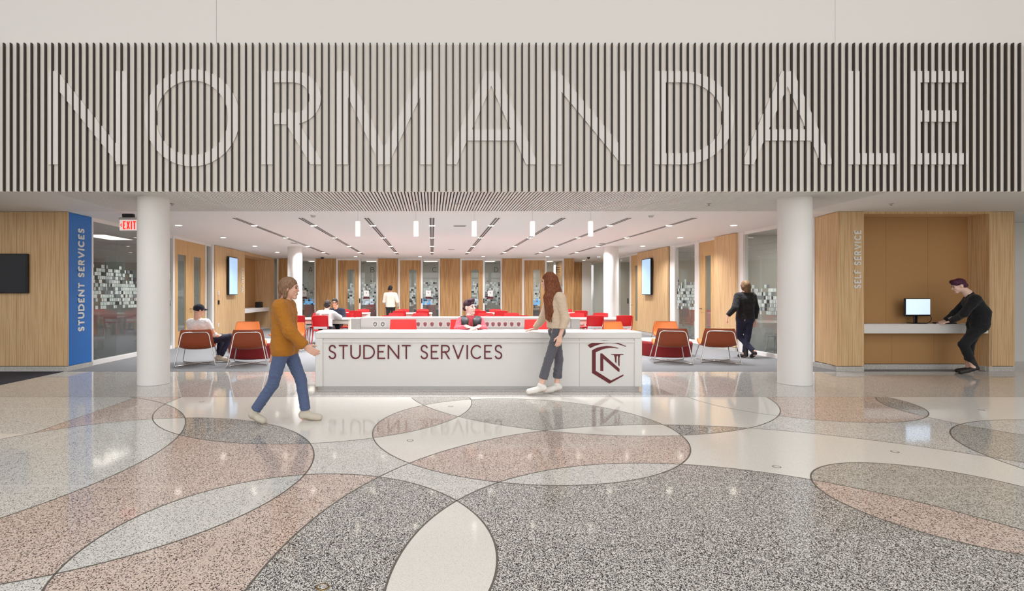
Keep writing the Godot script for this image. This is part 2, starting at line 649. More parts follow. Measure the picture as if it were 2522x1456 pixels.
func _floor():
	var fl = structure("floor")
	slab(fl, "bed", -14.2, 14.2, -0.3, -0.01, -10.2, 26.2, M.charcoal)
	var field = PackedVector2Array([Vector2(-14, -10), Vector2(14, -10), Vector2(14, EDGE), Vector2(-14, EDGE)])
	var cells = [field]
	for c in CIRCLES:
		var poly = PackedVector2Array()
		for i in 120:
			poly.append(Vector2(c[0] + c[2] * cos(TAU * i / 120), c[1] + c[2] * sin(TAU * i / 120)))
		cells = split_cells(cells, poly)
	cells = split_cells(cells, PackedVector2Array([Vector2(-14, 5.10), Vector2(-4.02, 5.10), Vector2(-4.02, EDGE + 1), Vector2(-14, EDGE + 1)]))
	var seeds = [
		[150, 1010, "light"], [250, 1025, "pink"], [290, 1010, "pink"], [390, 1010, "pink"], [425, 1015, "mid"], [420, 1045, "white"], [300, 1090, "light"], [100, 1130, "light"], [30, 1090, "light"], [570, 1060, "dark"], [600, 1130, "pink"], [90, 1300, "pink"],
		[650, 1005, "white"], [1000, 1040, "pink"], [1110, 1003, "white"], [1085, 986, "mid"], [1300, 1020, "mid"], [1050, 1085, "white"], [1350, 1120, "pink"], [1450, 1170, "light"],
		[1560, 1060, "white"], [1500, 984, "white"], [1700, 1030, "light"], [1800, 986, "white"], [1810, 1030, "light"], [1740, 1060, "dark"], [2000, 1110, "white"], [2150, 1060, "light"],
		[2050, 1010, "pink"], [2230, 1006, "dark"], [2400, 1010, "white"], [2300, 1070, "light"], [2450, 1048, "light"], [2440, 1090, "mid"], [2500, 1135, "pink"],
		[1700, 1300, "dark"], [2300, 1190, "mid"], [2200, 1260, "pink"], [500, 1270, "light"], [500, 1400, "pink"], [850, 1350, "dark"], [1100, 1350, "white"], [1070, 1180, "light"],
		[850, 1120, "light"], [830, 1200, "pink"], [50, 1445, "light"], [1640, 990, "light"]]
	var more = ["pink", "light", "white", "mid"]
	var n = 0
	for cell in cells:
		var area = 0.0
		for i in cell.size(): area += cell[i].cross(cell[(i + 1) % cell.size()]) / 2.0
		if absf(area) < 0.0004:
			continue
		var kind = ""
		for s in seeds:
			if Geometry2D.is_point_in_polygon(ground(s[0], s[1]), cell):
				kind = s[2]
				break
		if kind == "":
			kind = "white" if absf(area) > 8.0 else more[n % 4]
			n += 1
		part(fl, "terrazzo_field", flat_poly(cell, 0.0, 0.01), M["t_" + kind])
	slab(fl, "terrazzo_border", -14.0, 14.0, -0.01, 0.0, EDGE, 9.19, M.t_border)
	slab(fl, "terrazzo_border", 10.55, 14.0, -0.01, 0.0, 9.19, 10.6, M.t_border)
	slab(fl, "carpet", -12.0, 10.55, -0.01, 0.004, 9.19, 26.0, M.carpet)
	slab(fl, "entrance_carpet", -14.0, -6.66, -0.005, 0.006, 3.0, 9.17, M.mat_dark)
	for c in CIRCLES:
		var run = []
		for i in 182:
			var p = Vector2(c[0] + c[2] * cos(TAU * i / 180 - 1.9), c[1] + c[2] * sin(TAU * i / 180 - 1.9))
			if p.y < EDGE:
				run.append(p)
			if p.y >= EDGE and run.size() < 2:
				run = []
			if (p.y >= EDGE or i % 60 == 59 or i == 181) and run.size() > 1:
				strip(fl, run, 0.012)
				run = [p] if p.y < EDGE else []
	strip(fl, [Vector2(-14, EDGE), Vector2(14, EDGE)], 0.008)
	strip(fl, [Vector2(-4.02, EDGE), Vector2(-4.02, 5.10)], 0.008)

# ---------------------------------------------------------------- the hall round the camera
func _hall():
	var w = structure("wall_left")
	slab(w, "wall_face", -14.2, -14.0, 0, 8.6, -10.2, 9.19, M.wall)
	w = structure("wall_right")
	slab(w, "wall_face", 14.0, 14.2, 0, 8.6, -10.2, 10.7, M.wall)
	w = structure("wall_rear")           # glazed wall behind the camera
	slab(w, "sill_wall", -14, 14, 0, 0.4, -10.2, -10.0, M.wall)
	slab(w, "lintel_wall", -14, 14, 7.6, 8.6, -10.2, -10.0, M.wall)
	for i in 8:
		var x = -14.0 + i * 4.0
		slab(w, "pier", maxf(x - 0.15, -14.0), minf(x + 0.15, 14.0), 0.4, 7.6, -10.2, -10.0, M.white)
	slab(w, "transom", -14, 14, 3.0, 3.12, -10.14, -10.06, M.white)
	var r = structure("ceiling")         # hall roof with three long rooflights
	slab(r, "roof_strip", -14.2, 14.2, 8.6, 8.9, -10.2, -7.0, M.ceil)
	slab(r, "roof_strip", -14.2, 14.2, 8.6, 8.9, -4.6, -2.0, M.ceil)
	slab(r, "roof_strip", -14.2, 14.2, 8.6, 8.9, 0.4, 3.0, M.ceil)
	slab(r, "roof_strip", -14.2, 14.2, 8.6, 8.9, 5.4, 7.9, M.ceil)
	for x in [[-14.2, -12.0], [12.0, 14.2], [-0.2, 0.2]]:
		slab(r, "roof_strip", x[0], x[1], 8.6, 8.9, -7.0, -4.6, M.ceil)
		slab(r, "roof_strip", x[0], x[1], 8.6, 8.9, -2.0, 0.4, M.ceil)
		slab(r, "roof_strip", x[0], x[1], 8.6, 8.9, 3.0, 5.4, M.ceil)

# ---------------------------------------------------------------- slatted bulkhead and its lettering
const PITCH = 0.1006
const FIN0 = 0.810           # a fin stands here; the others follow at the pitch
const SLAT_Z = 7.41
const TOP = 5.058

func _bulkhead():
	var w = structure("wall_bulkhead")
	slab(w, "core", -14, 14, 2.96, 5.04, SLAT_Z + 0.03, SLAT_Z + 0.28, M.wall)
	for x in [[-14.0, -12.28], [-12.275, -3.176], [-3.171, 5.931], [5.936, 14.0]]:
		slab(w, "upper_panel", x[0], x[1], 5.04, 8.6, SLAT_Z + 0.06, SLAT_Z + 0.28, M.wall)
	var fin = rbox(Vector3(0.018, TOP - 2.9, 0.035), 0.0015)
	var lit = rbox(Vector3(PITCH - 0.0185, TOP - 0.012 - 2.9, 0.03), 0.001)
	for i in range(-146, 131):
		var x = FIN0 + i * PITCH
		part(w, "fin", fin, M.fin, at_(x, (TOP + 2.9) / 2.0, SLAT_Z - 0.0175))
		part(w, "slat", lit, M.slat, at_(x + PITCH / 2.0, (TOP - 0.012 + 2.9) / 2.0, SLAT_Z + 0.015))
	# one raised letter after another, each cut into strips by the fins
	var boxes = [["N", 119, 313, "letter N that begins the word, before the O"], ["O", 356, 590, "round letter O, second of the word"], ["R", 644, 793, "letter R, third of the word, before the M"], ["M", 829, 1063, "letter M in the middle of the word"], ["A", 1100, 1320, "first letter A, between M and N"], ["N", 1355, 1553, "second letter N, between A and D"], ["D", 1612, 1808, "letter D, after the second N"], ["A", 1832, 2048, "second letter A, between D and L"], ["L", 2089, 2213, "letter L, last but one of the word"], ["E", 2239, 2384, "letter E at the right end of the word"]]
	var zf = SLAT_Z - 0.022
	var k = zf / 1250.0
	for b in boxes:
		var x0 = (b[1] - 1064.0) * k
		var x1 = (b[2] - 1064.0) * k
		var over = 5.0 if b[0] == "O" else 0.0
		var y0 = 1.4 + (725.0 - 405.0 - over) * k
		var y1 = 1.4 + (725.0 - 175.0 + over) * k
		var t = thing("sign_letter", "raised white " + b[3] + ", on slatted wall", "letter", at_(x0, y0, SLAT_Z), 0.0, "raised letters on the slatted wall")
		var stroke = 0.165
		var polys = letter_polys(b[0], x1 - x0, y1 - y0, stroke)
		for i in range(-146, 131):
			var sx = FIN0 + i * PITCH + 0.0100
			var ex = sx + PITCH - 0.020
			if ex < x0 or sx > x1:
				continue
			var slot = PackedVector2Array([Vector2(sx - x0, -1), Vector2(ex - x0, -1), Vector2(ex - x0, 3), Vector2(sx - x0, 3)])
			var joined = []
			for p in polys:
				for q in Geometry2D.intersect_polygons(p, slot):
					var cur = q
					var again = true
					while again:             # melt overlapping strokes into one outline
						again = false
						for o in joined:
							var u = Geometry2D.merge_polygons(cur, o)
							if u.size() == 1:
								cur = u[0]
								joined.erase(o)
								again = true
								break
					joined.append(cur)
			var lift = 0.0
			for q in joined:
				var area = 0.0
				for j in q.size(): area += q[j].cross(q[(j + 1) % q.size()]) / 2.0
				if absf(area) > 0.0002:
					part(t, "letter_strip", prism([q], 0.0, 0.022 + lift), M.letter)
					lift += 0.0004

# ---------------------------------------------------------------- soffit and lounge ceiling
func lamp_down(at, radius, energy, label, group, warm = Color(0.97, 0.98, 1.0)):
	var t = thing("downlight", label, "ceiling light", at, 0.0, group)
	part(t, "trim_ring", lathe([Vector2(radius, -0.001), Vector2(radius, -0.006), Vector2(radius + 0.012, -0.006), Vector2(radius + 0.016, 0.0)], 20), M.white)
	if not M.has("lamp"):
		M.lamp = glow(Color(1.0, 0.96, 0.90), 9.0)
	part(t, "lamp_lens", lathe([Vector2(0, -0.004), Vector2(radius, -0.003), Vector2(radius, 0.0)], 20), M.lamp)
	lamp_count += 1
	var l = SpotLight3D.new()
	l.name = "lamp_light"
	l.light_color = warm
	l.light_energy = energy
	l.spot_range = 30.0
	l.spot_angle = 68.0
	l.spot_angle_attenuation = 1.0
	l.spot_attenuation = 2.0
	l.light_size = radius
	l.shadow_enabled = true
	t.add_child(l, true)
	l.position = Vector3(0, -0.02, 0)
	l.rotation.x = -PI / 2
	return t

func _ceiling():
	var s = structure("trim_1")          # underside of the bulkhead: slats running front to back
	slab(s, "soffit_panel", -14, -5.6, 2.9, 2.96, SLAT_Z + 0.032, 9.19, M.soffit)
	slab(s, "soffit_panel", 6.7, 14, 2.9, 2.96, SLAT_Z + 0.032, 9.19, M.soffit)
	slab(s, "soffit_back", -5.6, 6.7, 3.02, 3.05, SLAT_Z + 0.29, 9.19, M.black)
	slab(s, "soffit_edge", -5.6, 6.7, 2.9, 3.02, 9.15, 9.19, M.soffit)
	var one = rbox(Vector3(0.030, 0.008, 9.15 - SLAT_Z - 0.032))
	for i in 251:
		part(s, "soffit_slat", one, M.soffit, at_(-5.575 + i * 0.049, 2.904, (9.182 + SLAT_Z) / 2.0))
	var c = structure("ceiling_lounge")
	slab(c, "plaster_band", -12, 14, 2.9, 3.05, 9.19, 9.97, M.ceil)
	slab(c, "plaster", -12, 14, 2.905, 3.05, 9.97, 26.2, M.ceil)
	slab(c, "cover", -14.2, 14.2, 3.05, 3.15, SLAT_Z + 0.03, 26.3, M.ceil)
	var rows = [11.07, 13.45, 15.84, 18.13]
	var xs = [-3.88, -2.585, -1.29, 0.0, 1.29, 2.585, 3.88, 5.17]
	var nth = ["first", "second", "third", "fourth", "fifth", "sixth", "seventh", "eighth"]
	var far = ["nearest", "second", "third", "farthest"]
	var strip_mesh = rbox(Vector3(0.112, 0.006, 9.1))
	var slot_mesh = rbox(Vector3(0.026, 0.004, 9.1))
	for i in 8:
		var t = thing("slot_diffuser", "long grey ceiling slot, %s from the left, with four lamps" % nth[i], "diffuser", at_(xs[i], 2.905, 14.52), 0.0, "ceiling slots over the lounge")
		part(t, "rail", strip_mesh, M.grey_white, Vector3(0, -0.003, 0))
		for k in [-0.027, 0.027]:
			part(t, "slot", slot_mesh, M.dark, Vector3(k, -0.0055, 0))
		for j in 4:
			lamp_down(at_(xs[i], 2.8975, rows[j]), 0.062, 7.6, "lamp in the %s ceiling slot from the left, %s one" % [nth[i], far[j]], "lamps in the ceiling slots")
	for j in 4:
		lamp_down(at_(-5.53, 2.905, rows[j]), 0.07, 6.6, "round downlight over the left lounge side, %s one" % far[j], "downlights along the sides")
		lamp_down(at_(6.58, 2.905, rows[j]), 0.07, 6.6, "round downlight over the right lounge side, %s one" % far[j], "downlights along the sides")
	var k = 0
	for x in [-3.04, -0.48, 2.04, 4.59]:
		lamp_down(at_(x, 2.905, 20.2), 0.07, 6.5, "round downlight close to the booths, %s from the left" % nth[k], "downlights before the booths")
		k += 1
	lamp_down(at_(6.7, 2.905, 20.4), 0.07, 5.5, "round downlight before the right rear recess", "downlights in the right rear corner")
	lamp_down(at_(6.7, 2.905, 22.4), 0.07, 5.5, "round downlight inside the right rear recess", "downlights in the right rear corner")

# ---------------------------------------------------------------- pieces of the inner walls
# a wall that runs front to back: x is its face, side +1 when the room lies towards +x; z0..z1 are depths
func run_box(parent, called, x, side, z0, z1, y0, y1, thick, material, proud = 0.0, bevel = 0.0):
	var xa = x + side * proud
	return slab(parent, called, minf(xa, xa - side * thick), maxf(xa, xa - side * thick), y0, y1, z0, z1, material, bevel)

# coloured squares of a privacy film, as a grid on a plane: origin o, axis u along the pane, v up, normal nrm
func film(parent, o, u, nrm, width, height, cw, ch, seed_, density):
	var rng = RandomNumberGenerator.new()
	rng.seed = seed_
	var mb = MB.new()
	var tones = [Color(0.66, 0.71, 0.67), Color(0.66, 0.71, 0.67), Color(0.58, 0.63, 0.60), Color(0.58, 0.63, 0.60), Color(0.40, 0.43, 0.42), Color(0.18, 0.19, 0.20), Color(0.04, 0.04, 0.045), Color(0.66, 0.70, 0.67), Color(0.50, 0.56, 0.52)]
	var ny = int(height / ch)
	var y = 0.0
	for j in ny:
		var x = 0.0
		while x < width - 0.01:
			var w = minf(cw * (0.6 + rng.randf() * 0.9), width - x)
			var t = float(j) / maxf(1.0, ny - 1)
			var keep = density * (1.0 - pow(absf(t - 0.45) * 1.8, 4.0) * 0.85)
			var pick = tones[rng.randi() % tones.size()]
			if rng.randf() < keep:
				var a = o + u * (x + 0.004) + Vector3(0, j * ch + 0.004, 0)
				var b = a + u * maxf(0.005, w - 0.008)
				var hgt = Vector3(0, ch - 0.008, 0)
				var s0 = mb.v.size()
				mb.quad(a, b, b + hgt, a + hgt, nrm)
				for q in mb.v.size() - s0:
					mb.c.append(pick)
			x += w
	if mb.v.size() > 0:
		part(parent, "privacy_film", mb.mesh(), M.film)

func lever(parent, at, along):
	var mb = MB.new()
	add_tube(mb, [at, at + along.cross(Vector3.UP) * 0.05, at + along.cross(Vector3.UP) * 0.05 + along * 0.12], 0.010, 6)
	part(parent, "handle", mb.mesh(), M.brass)

# a full-height timber door in a wall that runs front to back
func side_door(n, x, side, z0, z1, lite0, lite1, handle_z):
	var d = structure("door_%d" % n)
	var y1 = 2.84
	var lo = minf(lite0, lite1)
	var hi = maxf(lite0, lite1)
	run_box(d, "stile", x, side, z0, lo, 0.01, y1, 0.045, M.wood_door, 0.0, 0.002)
	run_box(d, "stile", x, side, hi, z1, 0.01, y1, 0.045, M.wood_door, 0.0, 0.002)
	run_box(d, "top_rail", x, side, lo, hi, 2.45, y1, 0.045, M.wood_door)
	run_box(d, "bottom_rail", x, side, lo, hi, 0.01, 0.42, 0.045, M.wood_door)
	run_box(d, "glass_lite", x, side, lo, hi, 0.42, 2.45, 0.008, M.glass, -0.018)
	lever(d, Vector3(x, 1.0, -handle_z), Vector3(0, 0, -1 if handle_z < (z0 + z1) / 2.0 else 1))
	run_box(d, "header", x, side, z0, z1, y1, 2.905, 0.10, M.white, 0.01)
	return d

func side_glass(n, x, side, z0, z1, panes, y0 = 0.09, y1 = 2.83):
	var w = structure("window_%d" % n)
	run_box(w, "window_sill", x, side, z0, z1, 0.0, y0, 0.10, M.white, 0.0, 0.003)
	run_box(w, "window_head", x, side, z0, z1, y1, 2.905, 0.10, M.white, 0.0, 0.003)
	for p in panes:
		run_box(w, "glass_pane", x, side, p[0] + 0.002, p[1] - 0.002, y0, y1, 0.010, M.glass, -0.03)
	return w

func _wall_front_left():
	var w = structure("wall_front_left")
	slab(w, "core", -14.0, -6.66, 0.0, 2.9, 9.215, 9.33, M.dark)
	var xs = [-14.0, -12.0, -9.76, -7.52, -6.595]
	for i in 4:
		slab(w, "timber_panel", xs[i] + 0.002, xs[i + 1] - 0.002, 0.10, 2.895, 9.19, 9.215, M.wood, 0.001)
	var b = structure("baseboard_front_left")
	slab(b, "base", -14.0, -6.6, 0.0, 0.09, 9.185, 9.215, M.base, 0.003)
	var t = thing("wall_screen", "dark switched-off flat screen on the timber wall at left", "television", at_(-7.90, 1.42, 9.185))
	part(t, "housing", rbox(Vector3(1.24, 0.71, 0.05), 0.006), M.bezel, Vector3(0, 0.355, 0.035))
	part(t, "display", rbox(Vector3(1.20, 0.67, 0.003)), M.screen_off, Vector3(0, 0.357, 0.0615))
	part(t, "bracket", rbox(Vector3(0.4, 0.3, 0.012)), M.dark, Vector3(0, 0.35, 0.005))

func office(called, x0, x1, z0, z1, walls):
	var w = structure(called)
	for s in walls:
		match s:
			"l": slab(w, "plaster", x0 - 0.1, x0, 0, 2.9, z0, z1, M.roomwall)
			"r": slab(w, "plaster", x1, x1 + 0.1, 0, 2.9, z0, z1, M.roomwall)
			"f": slab(w, "plaster", x0, x1, 0, 2.9, z0 - 0.1, z0, M.roomwall)
			"b": slab(w, "plaster", x0, x1, 0, 2.9, z1, z1 + 0.1, M.roomwall)
	return w

func room_light(x, z, w, d, energy, label):
	var t = thing("ceiling_panel_light", label, "ceiling light", at_(x, 2.9, z), 0.0, "office ceiling panels")
	if not M.has("panel_glow"):
		M.panel_glow = glow(Color(1.0, 0.98, 0.94), 1.5)
	part(t, "frame", rbox(Vector3(w + 0.04, 0.012, d + 0.04), 0.003), M.white, Vector3(0, -0.004, 0))
	part(t, "light_diffuser", rbox(Vector3(w, 0.006, d)), M.panel_glow, Vector3(0, -0.012, 0))
	var l = AreaLight3D.new()
	l.name = "panel_light"
	l.area_size = Vector2(w, d)
	l.light_energy = energy
	l.light_color = Color(1.0, 0.97, 0.92)
	l.area_range = 30.0
	l.shadow_enabled = true
	t.add_child(l, true)
	l.position = Vector3(0, -0.02, 0)
	l.rotation.x = -PI / 2

func _wall_inner_left():
	var X = -6.65
	var w = structure("wall_inner_left")
	run_box(w, "core", X, 1, 9.33, 9.89, 0, 2.9, 0.10, M.dark, -0.03)
	var t = thing("blue_wall_sign", "tall blue wall panel with white upright words beside the glass office", "sign", at_(X, 0.0, 9.19))
	part(t, "board", rbox(Vector3(0.03, 2.80, 0.68), 0.002), M.blue, Vector3(0.015, 1.495, -0.345))
	# words read upwards, facing the lounge
	var wn = Node3D.new()
	wn.name = "lettering"
	t.add_child(wn)
	wn.transform = Transform3D(Basis(Vector3(0, 1, 0), Vector3(0, 0, 1), Vector3(1, 0, 0)), Vector3(0.03, 0.70, -0.46))
	word(wn, "STUDENT SERVICES", 0.165, 1.93, 0.030, 0.012, M.signwhite)
	var b = structure("baseboard_inner_left")
	run_box(b, "base", X, 1, 9.19, 9.89, 0, 0.09, 0.05, M.base, 0.045, 0.003)
	run_box(b, "base", X, 1, 15.45, 17.9, 0, 0.09, 0.05, M.base, 0.055, 0.003)
	run_box(b, "base", X, 1, 20.7, 21.28, 0, 0.09, 0.05, M.base, 0.055, 0.003)
	run_box(w, "post", X, 1, 9.89, 9.94, 0, 2.905, 0.10, M.white, 0.02)
	var g = side_glass(1, X, 1, 9.94, 13.0, [[9.94, 10.75], [10.75, 11.9], [11.9, 13.0]])
	film(g, at_(X - 0.025, 1.10, 9.96), Vector3(0, 0, -1), Vector3(1, 0, 0), 3.0, 0.95, 0.075, 0.075, 41, 0.80)
	run_box(w, "post", X, 1, 13.0, 13.08, 0, 2.905, 0.12, M.white, 0.02)
	side_door(1, X, 1, 13.08, 13.82, 13.28, 13.72, 13.76)
	side_door(2, X, 1, 13.825, 14.87, 14.18, 14.60, 13.93)
	run_box(w, "post", X, 1, 14.87, 14.93, 0, 2.905, 0.12, M.white, 0.02)
	side_glass(2, X, 1, 14.93, 15.3, [[14.93, 15.3]])
	run_box(w, "post", X, 1, 15.3, 15.44, 0, 2.905, 0.12, M.white, 0.02)
	run_box(w, "core", X, 1, 15.44, 17.9, 0, 2.9, 0.12, M.dark)
	var zs = [15.45, 16.67, 17.9]
	for i in 2:
		run_box(w, "timber_panel", X, 1, zs[i] + 0.002, zs[i + 1] - 0.002, 0.10, 2.895, 0.045, M.wood, 0.05, 0.001)
	# recess with a shelf
	run_box(w, "recess_back", X, 1, 17.9, 20.7, 0.0, 2.9, 0.05, M.panel, -0.55)
	slab(w, "recess_cheek", X - 0.55, X + 0.05, 0.0, 2.9, 20.66, 20.70, M.wood)
	slab(w, "recess_cheek", X - 0.55, X + 0.0, 0.0, 2.9, 17.9, 17.94, M.wood)
	slab(w, "recess_top", X - 0.55, X + 0.05, 2.80, 2.9, 17.94, 20.66, M.wood)
	slab(w, "recess_plinth", X - 0.55, X - 0.10, 0.0, 0.09, 17.94, 20.66, M.base)
	run_box(w, "timber_panel", X, 1, 20.70, 21.28, 0.10, 2.895, 0.10, M.wood, 0.05, 0.001)
	t = thing("wall_counter", "white counter shelf inside the dark timber recess at left", "counter", at_(X, 0.0, 19.30))
	part(t, "shelf", rbox(Vector3(0.56, 0.15, 2.70), 0.004), M.desk, Vector3(-0.26, 0.80, 0))
	t = thing("desk_phone", "small black device on the shelf of the left recess", "device", at_(X - 0.2, 0.878, 20.1))
	part(t, "body", rbox(Vector3(0.2, 0.22, 0.35), 0.02), M.black, Vector3(0, 0.11, 0))
	part(t, "screen", rbox(Vector3(0.004, 0.15, 0.28)), M.screen_off, Vector3(0.101, 0.12, 0))
	# upright lettering on the panel before the recess
	t = thing("wall_lettering", "pale upright words on timber panel before the left recess", "lettering", at_(X + 0.05, 1.45, 17.72))
	wn = Node3D.new()
	wn.name = "lettering"
	t.add_child(wn)
	wn.transform = Transform3D(Basis(Vector3(0, 1, 0), Vector3(0, 0, 1), Vector3(1, 0, 0)), Vector3.ZERO)
	word(wn, "SELF SERVICE", 0.15, 0.86, 0.024, 0.012, M.signwhite)
	side_screen(X + 0.05, 1, 16.62, "tall lit screen on the timber wall left of the lounge")
	for d in [["wall_switch", "white switch plate on the left timber wall below the lit screen", "switch", 15.68, 1.44, M.white, Vector3(0.015, 0.11, 0.08)], ["card_reader", "black card reader on the left timber wall under the switch plate", "reader", 15.68, 1.15, M.black, Vector3(0.02, 0.13, 0.09)], ["wall_socket", "pale wall socket low on the left timber wall", "socket", 15.68, 0.45, M.white, Vector3(0.012, 0.11, 0.08)]]:
		t = thing(d[0], d[1], d[2], at_(X + 0.05, d[4], d[3]))
		part(t, "plate", rbox(d[6], 0.003), d[5], Vector3(d[6].x / 2.0, 0, 0))
		part(t, "face", rbox(Vector3(0.004, d[6].y * 0.5, d[6].z * 0.5), 0.001), M.grey_white if d[5] == M.white else M.bezel, Vector3(d[6].x + 0.001, 0, 0))
	# the office behind the glass
	slab(structure("floor_office_left"), "office_carpet", -11.0, -6.77, 0.003, 0.011, 9.34, 15.39, M.mat_dark)
	office("wall_office_left", -11.0, -6.77, 9.33, 15.4, ["l", "b"])
	room_light(-8.5, 13.3, 0.6, 1.2, 0.3, "bright ceiling panel inside the left glass office")
	t = thing("reception_block", "dark grey counter block inside the left glass office", "counter", at_(-7.95, 0.012, 11.75))
	part(t, "body", rbox(Vector3(1.7, 0.86, 0.7), 0.01), M.navyblock, Vector3(0, 0.43, 0))
	part(t, "top", rbox(Vector3(1.76, 0.04, 0.76), 0.008), M.charcoal, Vector3(0, 0.88, 0))
	part(t, "leg_panel", rbox(Vector3(0.12, 0.5, 0.02), 0.002), M.black, Vector3(0.5, 0.4, 0.355))
	t = thing("office_chair_dark", "dark swivel chair seen through the left glass office", "chair", at_(-7.12, 0.012, 10.62), 0.6)
	office_chair(t, M.charcoal, M.black)
	t = thing("wall_cabinet", "dark wall cupboard high in the left glass office", "cabinet", at_(-9.3, 1.75, 15.2))
	part(t, "body", rbox(Vector3(2.2, 0.6, 0.36), 0.006), M.charcoal, Vector3(0, 0.3, 0))
	for i in 3:
		part(t, "door", rbox(Vector3(0.70, 0.56, 0.016), 0.003), M.bezel, Vector3(-0.72 + i * 0.72, 0.3, 0.19))

func side_screen(x, side, z, label):
	var t = thing("wall_screen", label, "television", at_(x, 1.375, z))
	part(t, "housing", rbox(Vector3(0.06, 1.24, 0.72), 0.006), M.bezel, Vector3(side * 0.07, 0.62, 0))
	part(t, "bracket", rbox(Vector3(0.04, 0.4, 0.3)), M.dark, Vector3(side * 0.02, 0.62, 0))
	if not M.has("screen_blue"):
		M.screen_blue = glow(srgb(170, 202, 236), 0.75)
	part(t, "display", rbox(Vector3(0.003, 1.19, 0.67)), M.screen_blue, Vector3(side * 0.1015, 0.62, 0))

func _wall_inner_right():
	var X = 7.48
	var w = structure("wall_inner_right")
	run_box(w, "post", X, -1, 9.90, 9.96, 0, 2.905, 0.12, M.white, 0.02)
	var g = side_glass(3, X, -1, 9.96, 12.17, [[9.96, 12.17]])
	film(g, at_(X + 0.025, 0.94, 10.3), Vector3(0, 0, -1), Vector3(-1, 0, 0), 1.65, 0.75, 0.07, 0.085, 43, 0.97)
	run_box(w, "post", X, -1, 12.17, 12.38, 0, 2.905, 0.12, M.white, 0.02)
	run_box(w, "core", X, -1, 12.38, 13.3, 0, 2.9, 0.12, M.dark)
	run_box(w, "timber_panel", X, -1, 12.38, 13.3, 0.10, 2.895, 0.07, M.wood, 0.08, 0.001)
	run_box(w, "post", X, -1, 13.3, 13.42, 0, 2.905, 0.12, M.white, 0.0)
	side_door(3, X, -1, 13.42, 14.20, 13.62, 13.90, 14.10)
	run_box(w, "post", X, -1, 14.20, 14.42, 0, 2.905, 0.12, M.white, 0.02)
	g = side_glass(4, X, -1, 14.42, 15.6, [[14.42, 15.6]])
	film(g, at_(X + 0.025, 0.95, 14.45), Vector3(0, 0, -1), Vector3(-1, 0, 0), 1.1, 0.9, 0.07, 0.09, 44, 0.82)
	run_box(w, "post", X, -1, 15.6, 15.92, 0, 2.905, 0.12, M.white, 0.02)
	run_box(w, "core", X, -1, 15.92, 18.28, 0, 2.9, 0.12, M.dark)
	var zs = [15.95, 17.1, 18.28]
	for i in 2:
		run_box(w, "timber_panel", X, -1, zs[i] + 0.002, zs[i + 1] - 0.002, 0.10, 2.895, 0.07, M.wood, 0.08, 0.001)
	side_screen(X - 0.08, -1, 17.3, "tall lit screen on the timber wall right of the lounge")
	side_door(4, X, -1, 18.3, 19.05, 18.45, 18.72, 18.95)
	run_box(w, "post", X, -1, 19.05, 19.17, 0, 2.905, 0.12, M.white, 0.02)
	side_glass(5, X, -1, 19.17, 20.4, [[19.17, 20.4]])
	run_box(w, "post", X, -1, 20.4, 20.55, 0, 2.905, 0.12, M.white, 0.02)
	side_door(5, X, -1, 20.55, 21.5, 20.85, 21.2, 20.7)
	run_box(w, "post", X, -1, 21.5, 21.65, 0, 2.905, 0.12, M.white, 0.02)
	side_glass(6, X, -1, 21.65, 24.0, [[21.65, 22.8], [22.8, 24.0]])
	var b = structure("baseboard_inner_right")
	run_box(b, "base", X, -1, 12.38, 13.3, 0, 0.09, 0.05, M.base, 0.085, 0.003)
	run_box(b, "base", X, -1, 15.95, 18.28, 0, 0.09, 0.05, M.base, 0.085, 0.003)
	for d in [[19.3, "black card reader on the frame by the right rear office"], [21.7, "black card reader deep in the right rear corner"]]:
		var t = thing("card_reader", d[1], "reader", at_(X - 0.02, 1.15, d[0]))
		part(t, "plate", rbox(Vector3(0.02, 0.2, 0.07), 0.003), M.black, Vector3(-0.01, 0, 0))
		part(t, "face", rbox(Vector3(0.004, 0.06, 0.04), 0.001), M.bezel, Vector3(-0.021, 0.03, 0))
	office("wall_office_right", 7.6, 10.9, 10.1, 24.0, ["r", "b"])
	slab(structure("wall_office_split"), "plaster", 7.6, 10.9, 0, 2.9, 12.9, 13.0, M.roomwall)
	slab(structure("wall_office_split_rear"), "plaster", 7.6, 10.9, 0, 2.9, 18.0, 18.1, M.roomwall)
	room_light(9.0, 11.4, 0.6, 1.2, 1.3, "ceiling panel inside the first office at right")
	room_light(9.0, 15.4, 0.6, 1.2, 2.2, "ceiling panel inside the meeting room at right")
	room_light(9.0, 20.9, 0.6, 1.2, 3.0, "ceiling panel inside the rear office at right")
	# meeting room: white table with red chairs; first office: round table and stool
	var t = thing("meeting_table", "white meeting table behind the glass at right", "table", at_(9.1, 0.005, 15.6))
	part(t, "table_top", rbox(Vector3(1.1, 0.035, 2.2), 0.008), M.desk, Vector3(0, 0.73, 0))
	for s in [-0.7, 0.7]:
		part(t, "leg", lathe([Vector2(0.25, 0), Vector2(0.25, 0.015), Vector2(0.035, 0.03), Vector2(0.035, 0.715)], 16), M.steel, Vector3(0, 0, s))
	var k = 0
	for z in [14.95, 15.6, 16.3]:
		t = thing("meeting_chair", "red swivel chair at the meeting table behind glass, %s" % ["nearest the door", "middle one", "farthest from the door"][k], "chair", at_(8.28, 0.005, z), PI / 2 + 0.25, "red chairs in the meeting room")
		office_chair(t, M.red, M.grey_white)
		k += 1
	t = thing("round_table", "small round white table inside the first office at right", "table", at_(8.30, 0.005, 12.15))
	part(t, "table_top", lathe([Vector2(0, 0.72), Vector2(0.5, 0.72), Vector2(0.51, 0.735), Vector2(0.5, 0.75), Vector2(0, 0.75)], 32), M.desk)
	part(t, "stem", lathe([Vector2(0.28, 0), Vector2(0.28, 0.015), Vector2(0.03, 0.03), Vector2(0.03, 0.72)], 16), M.steel)
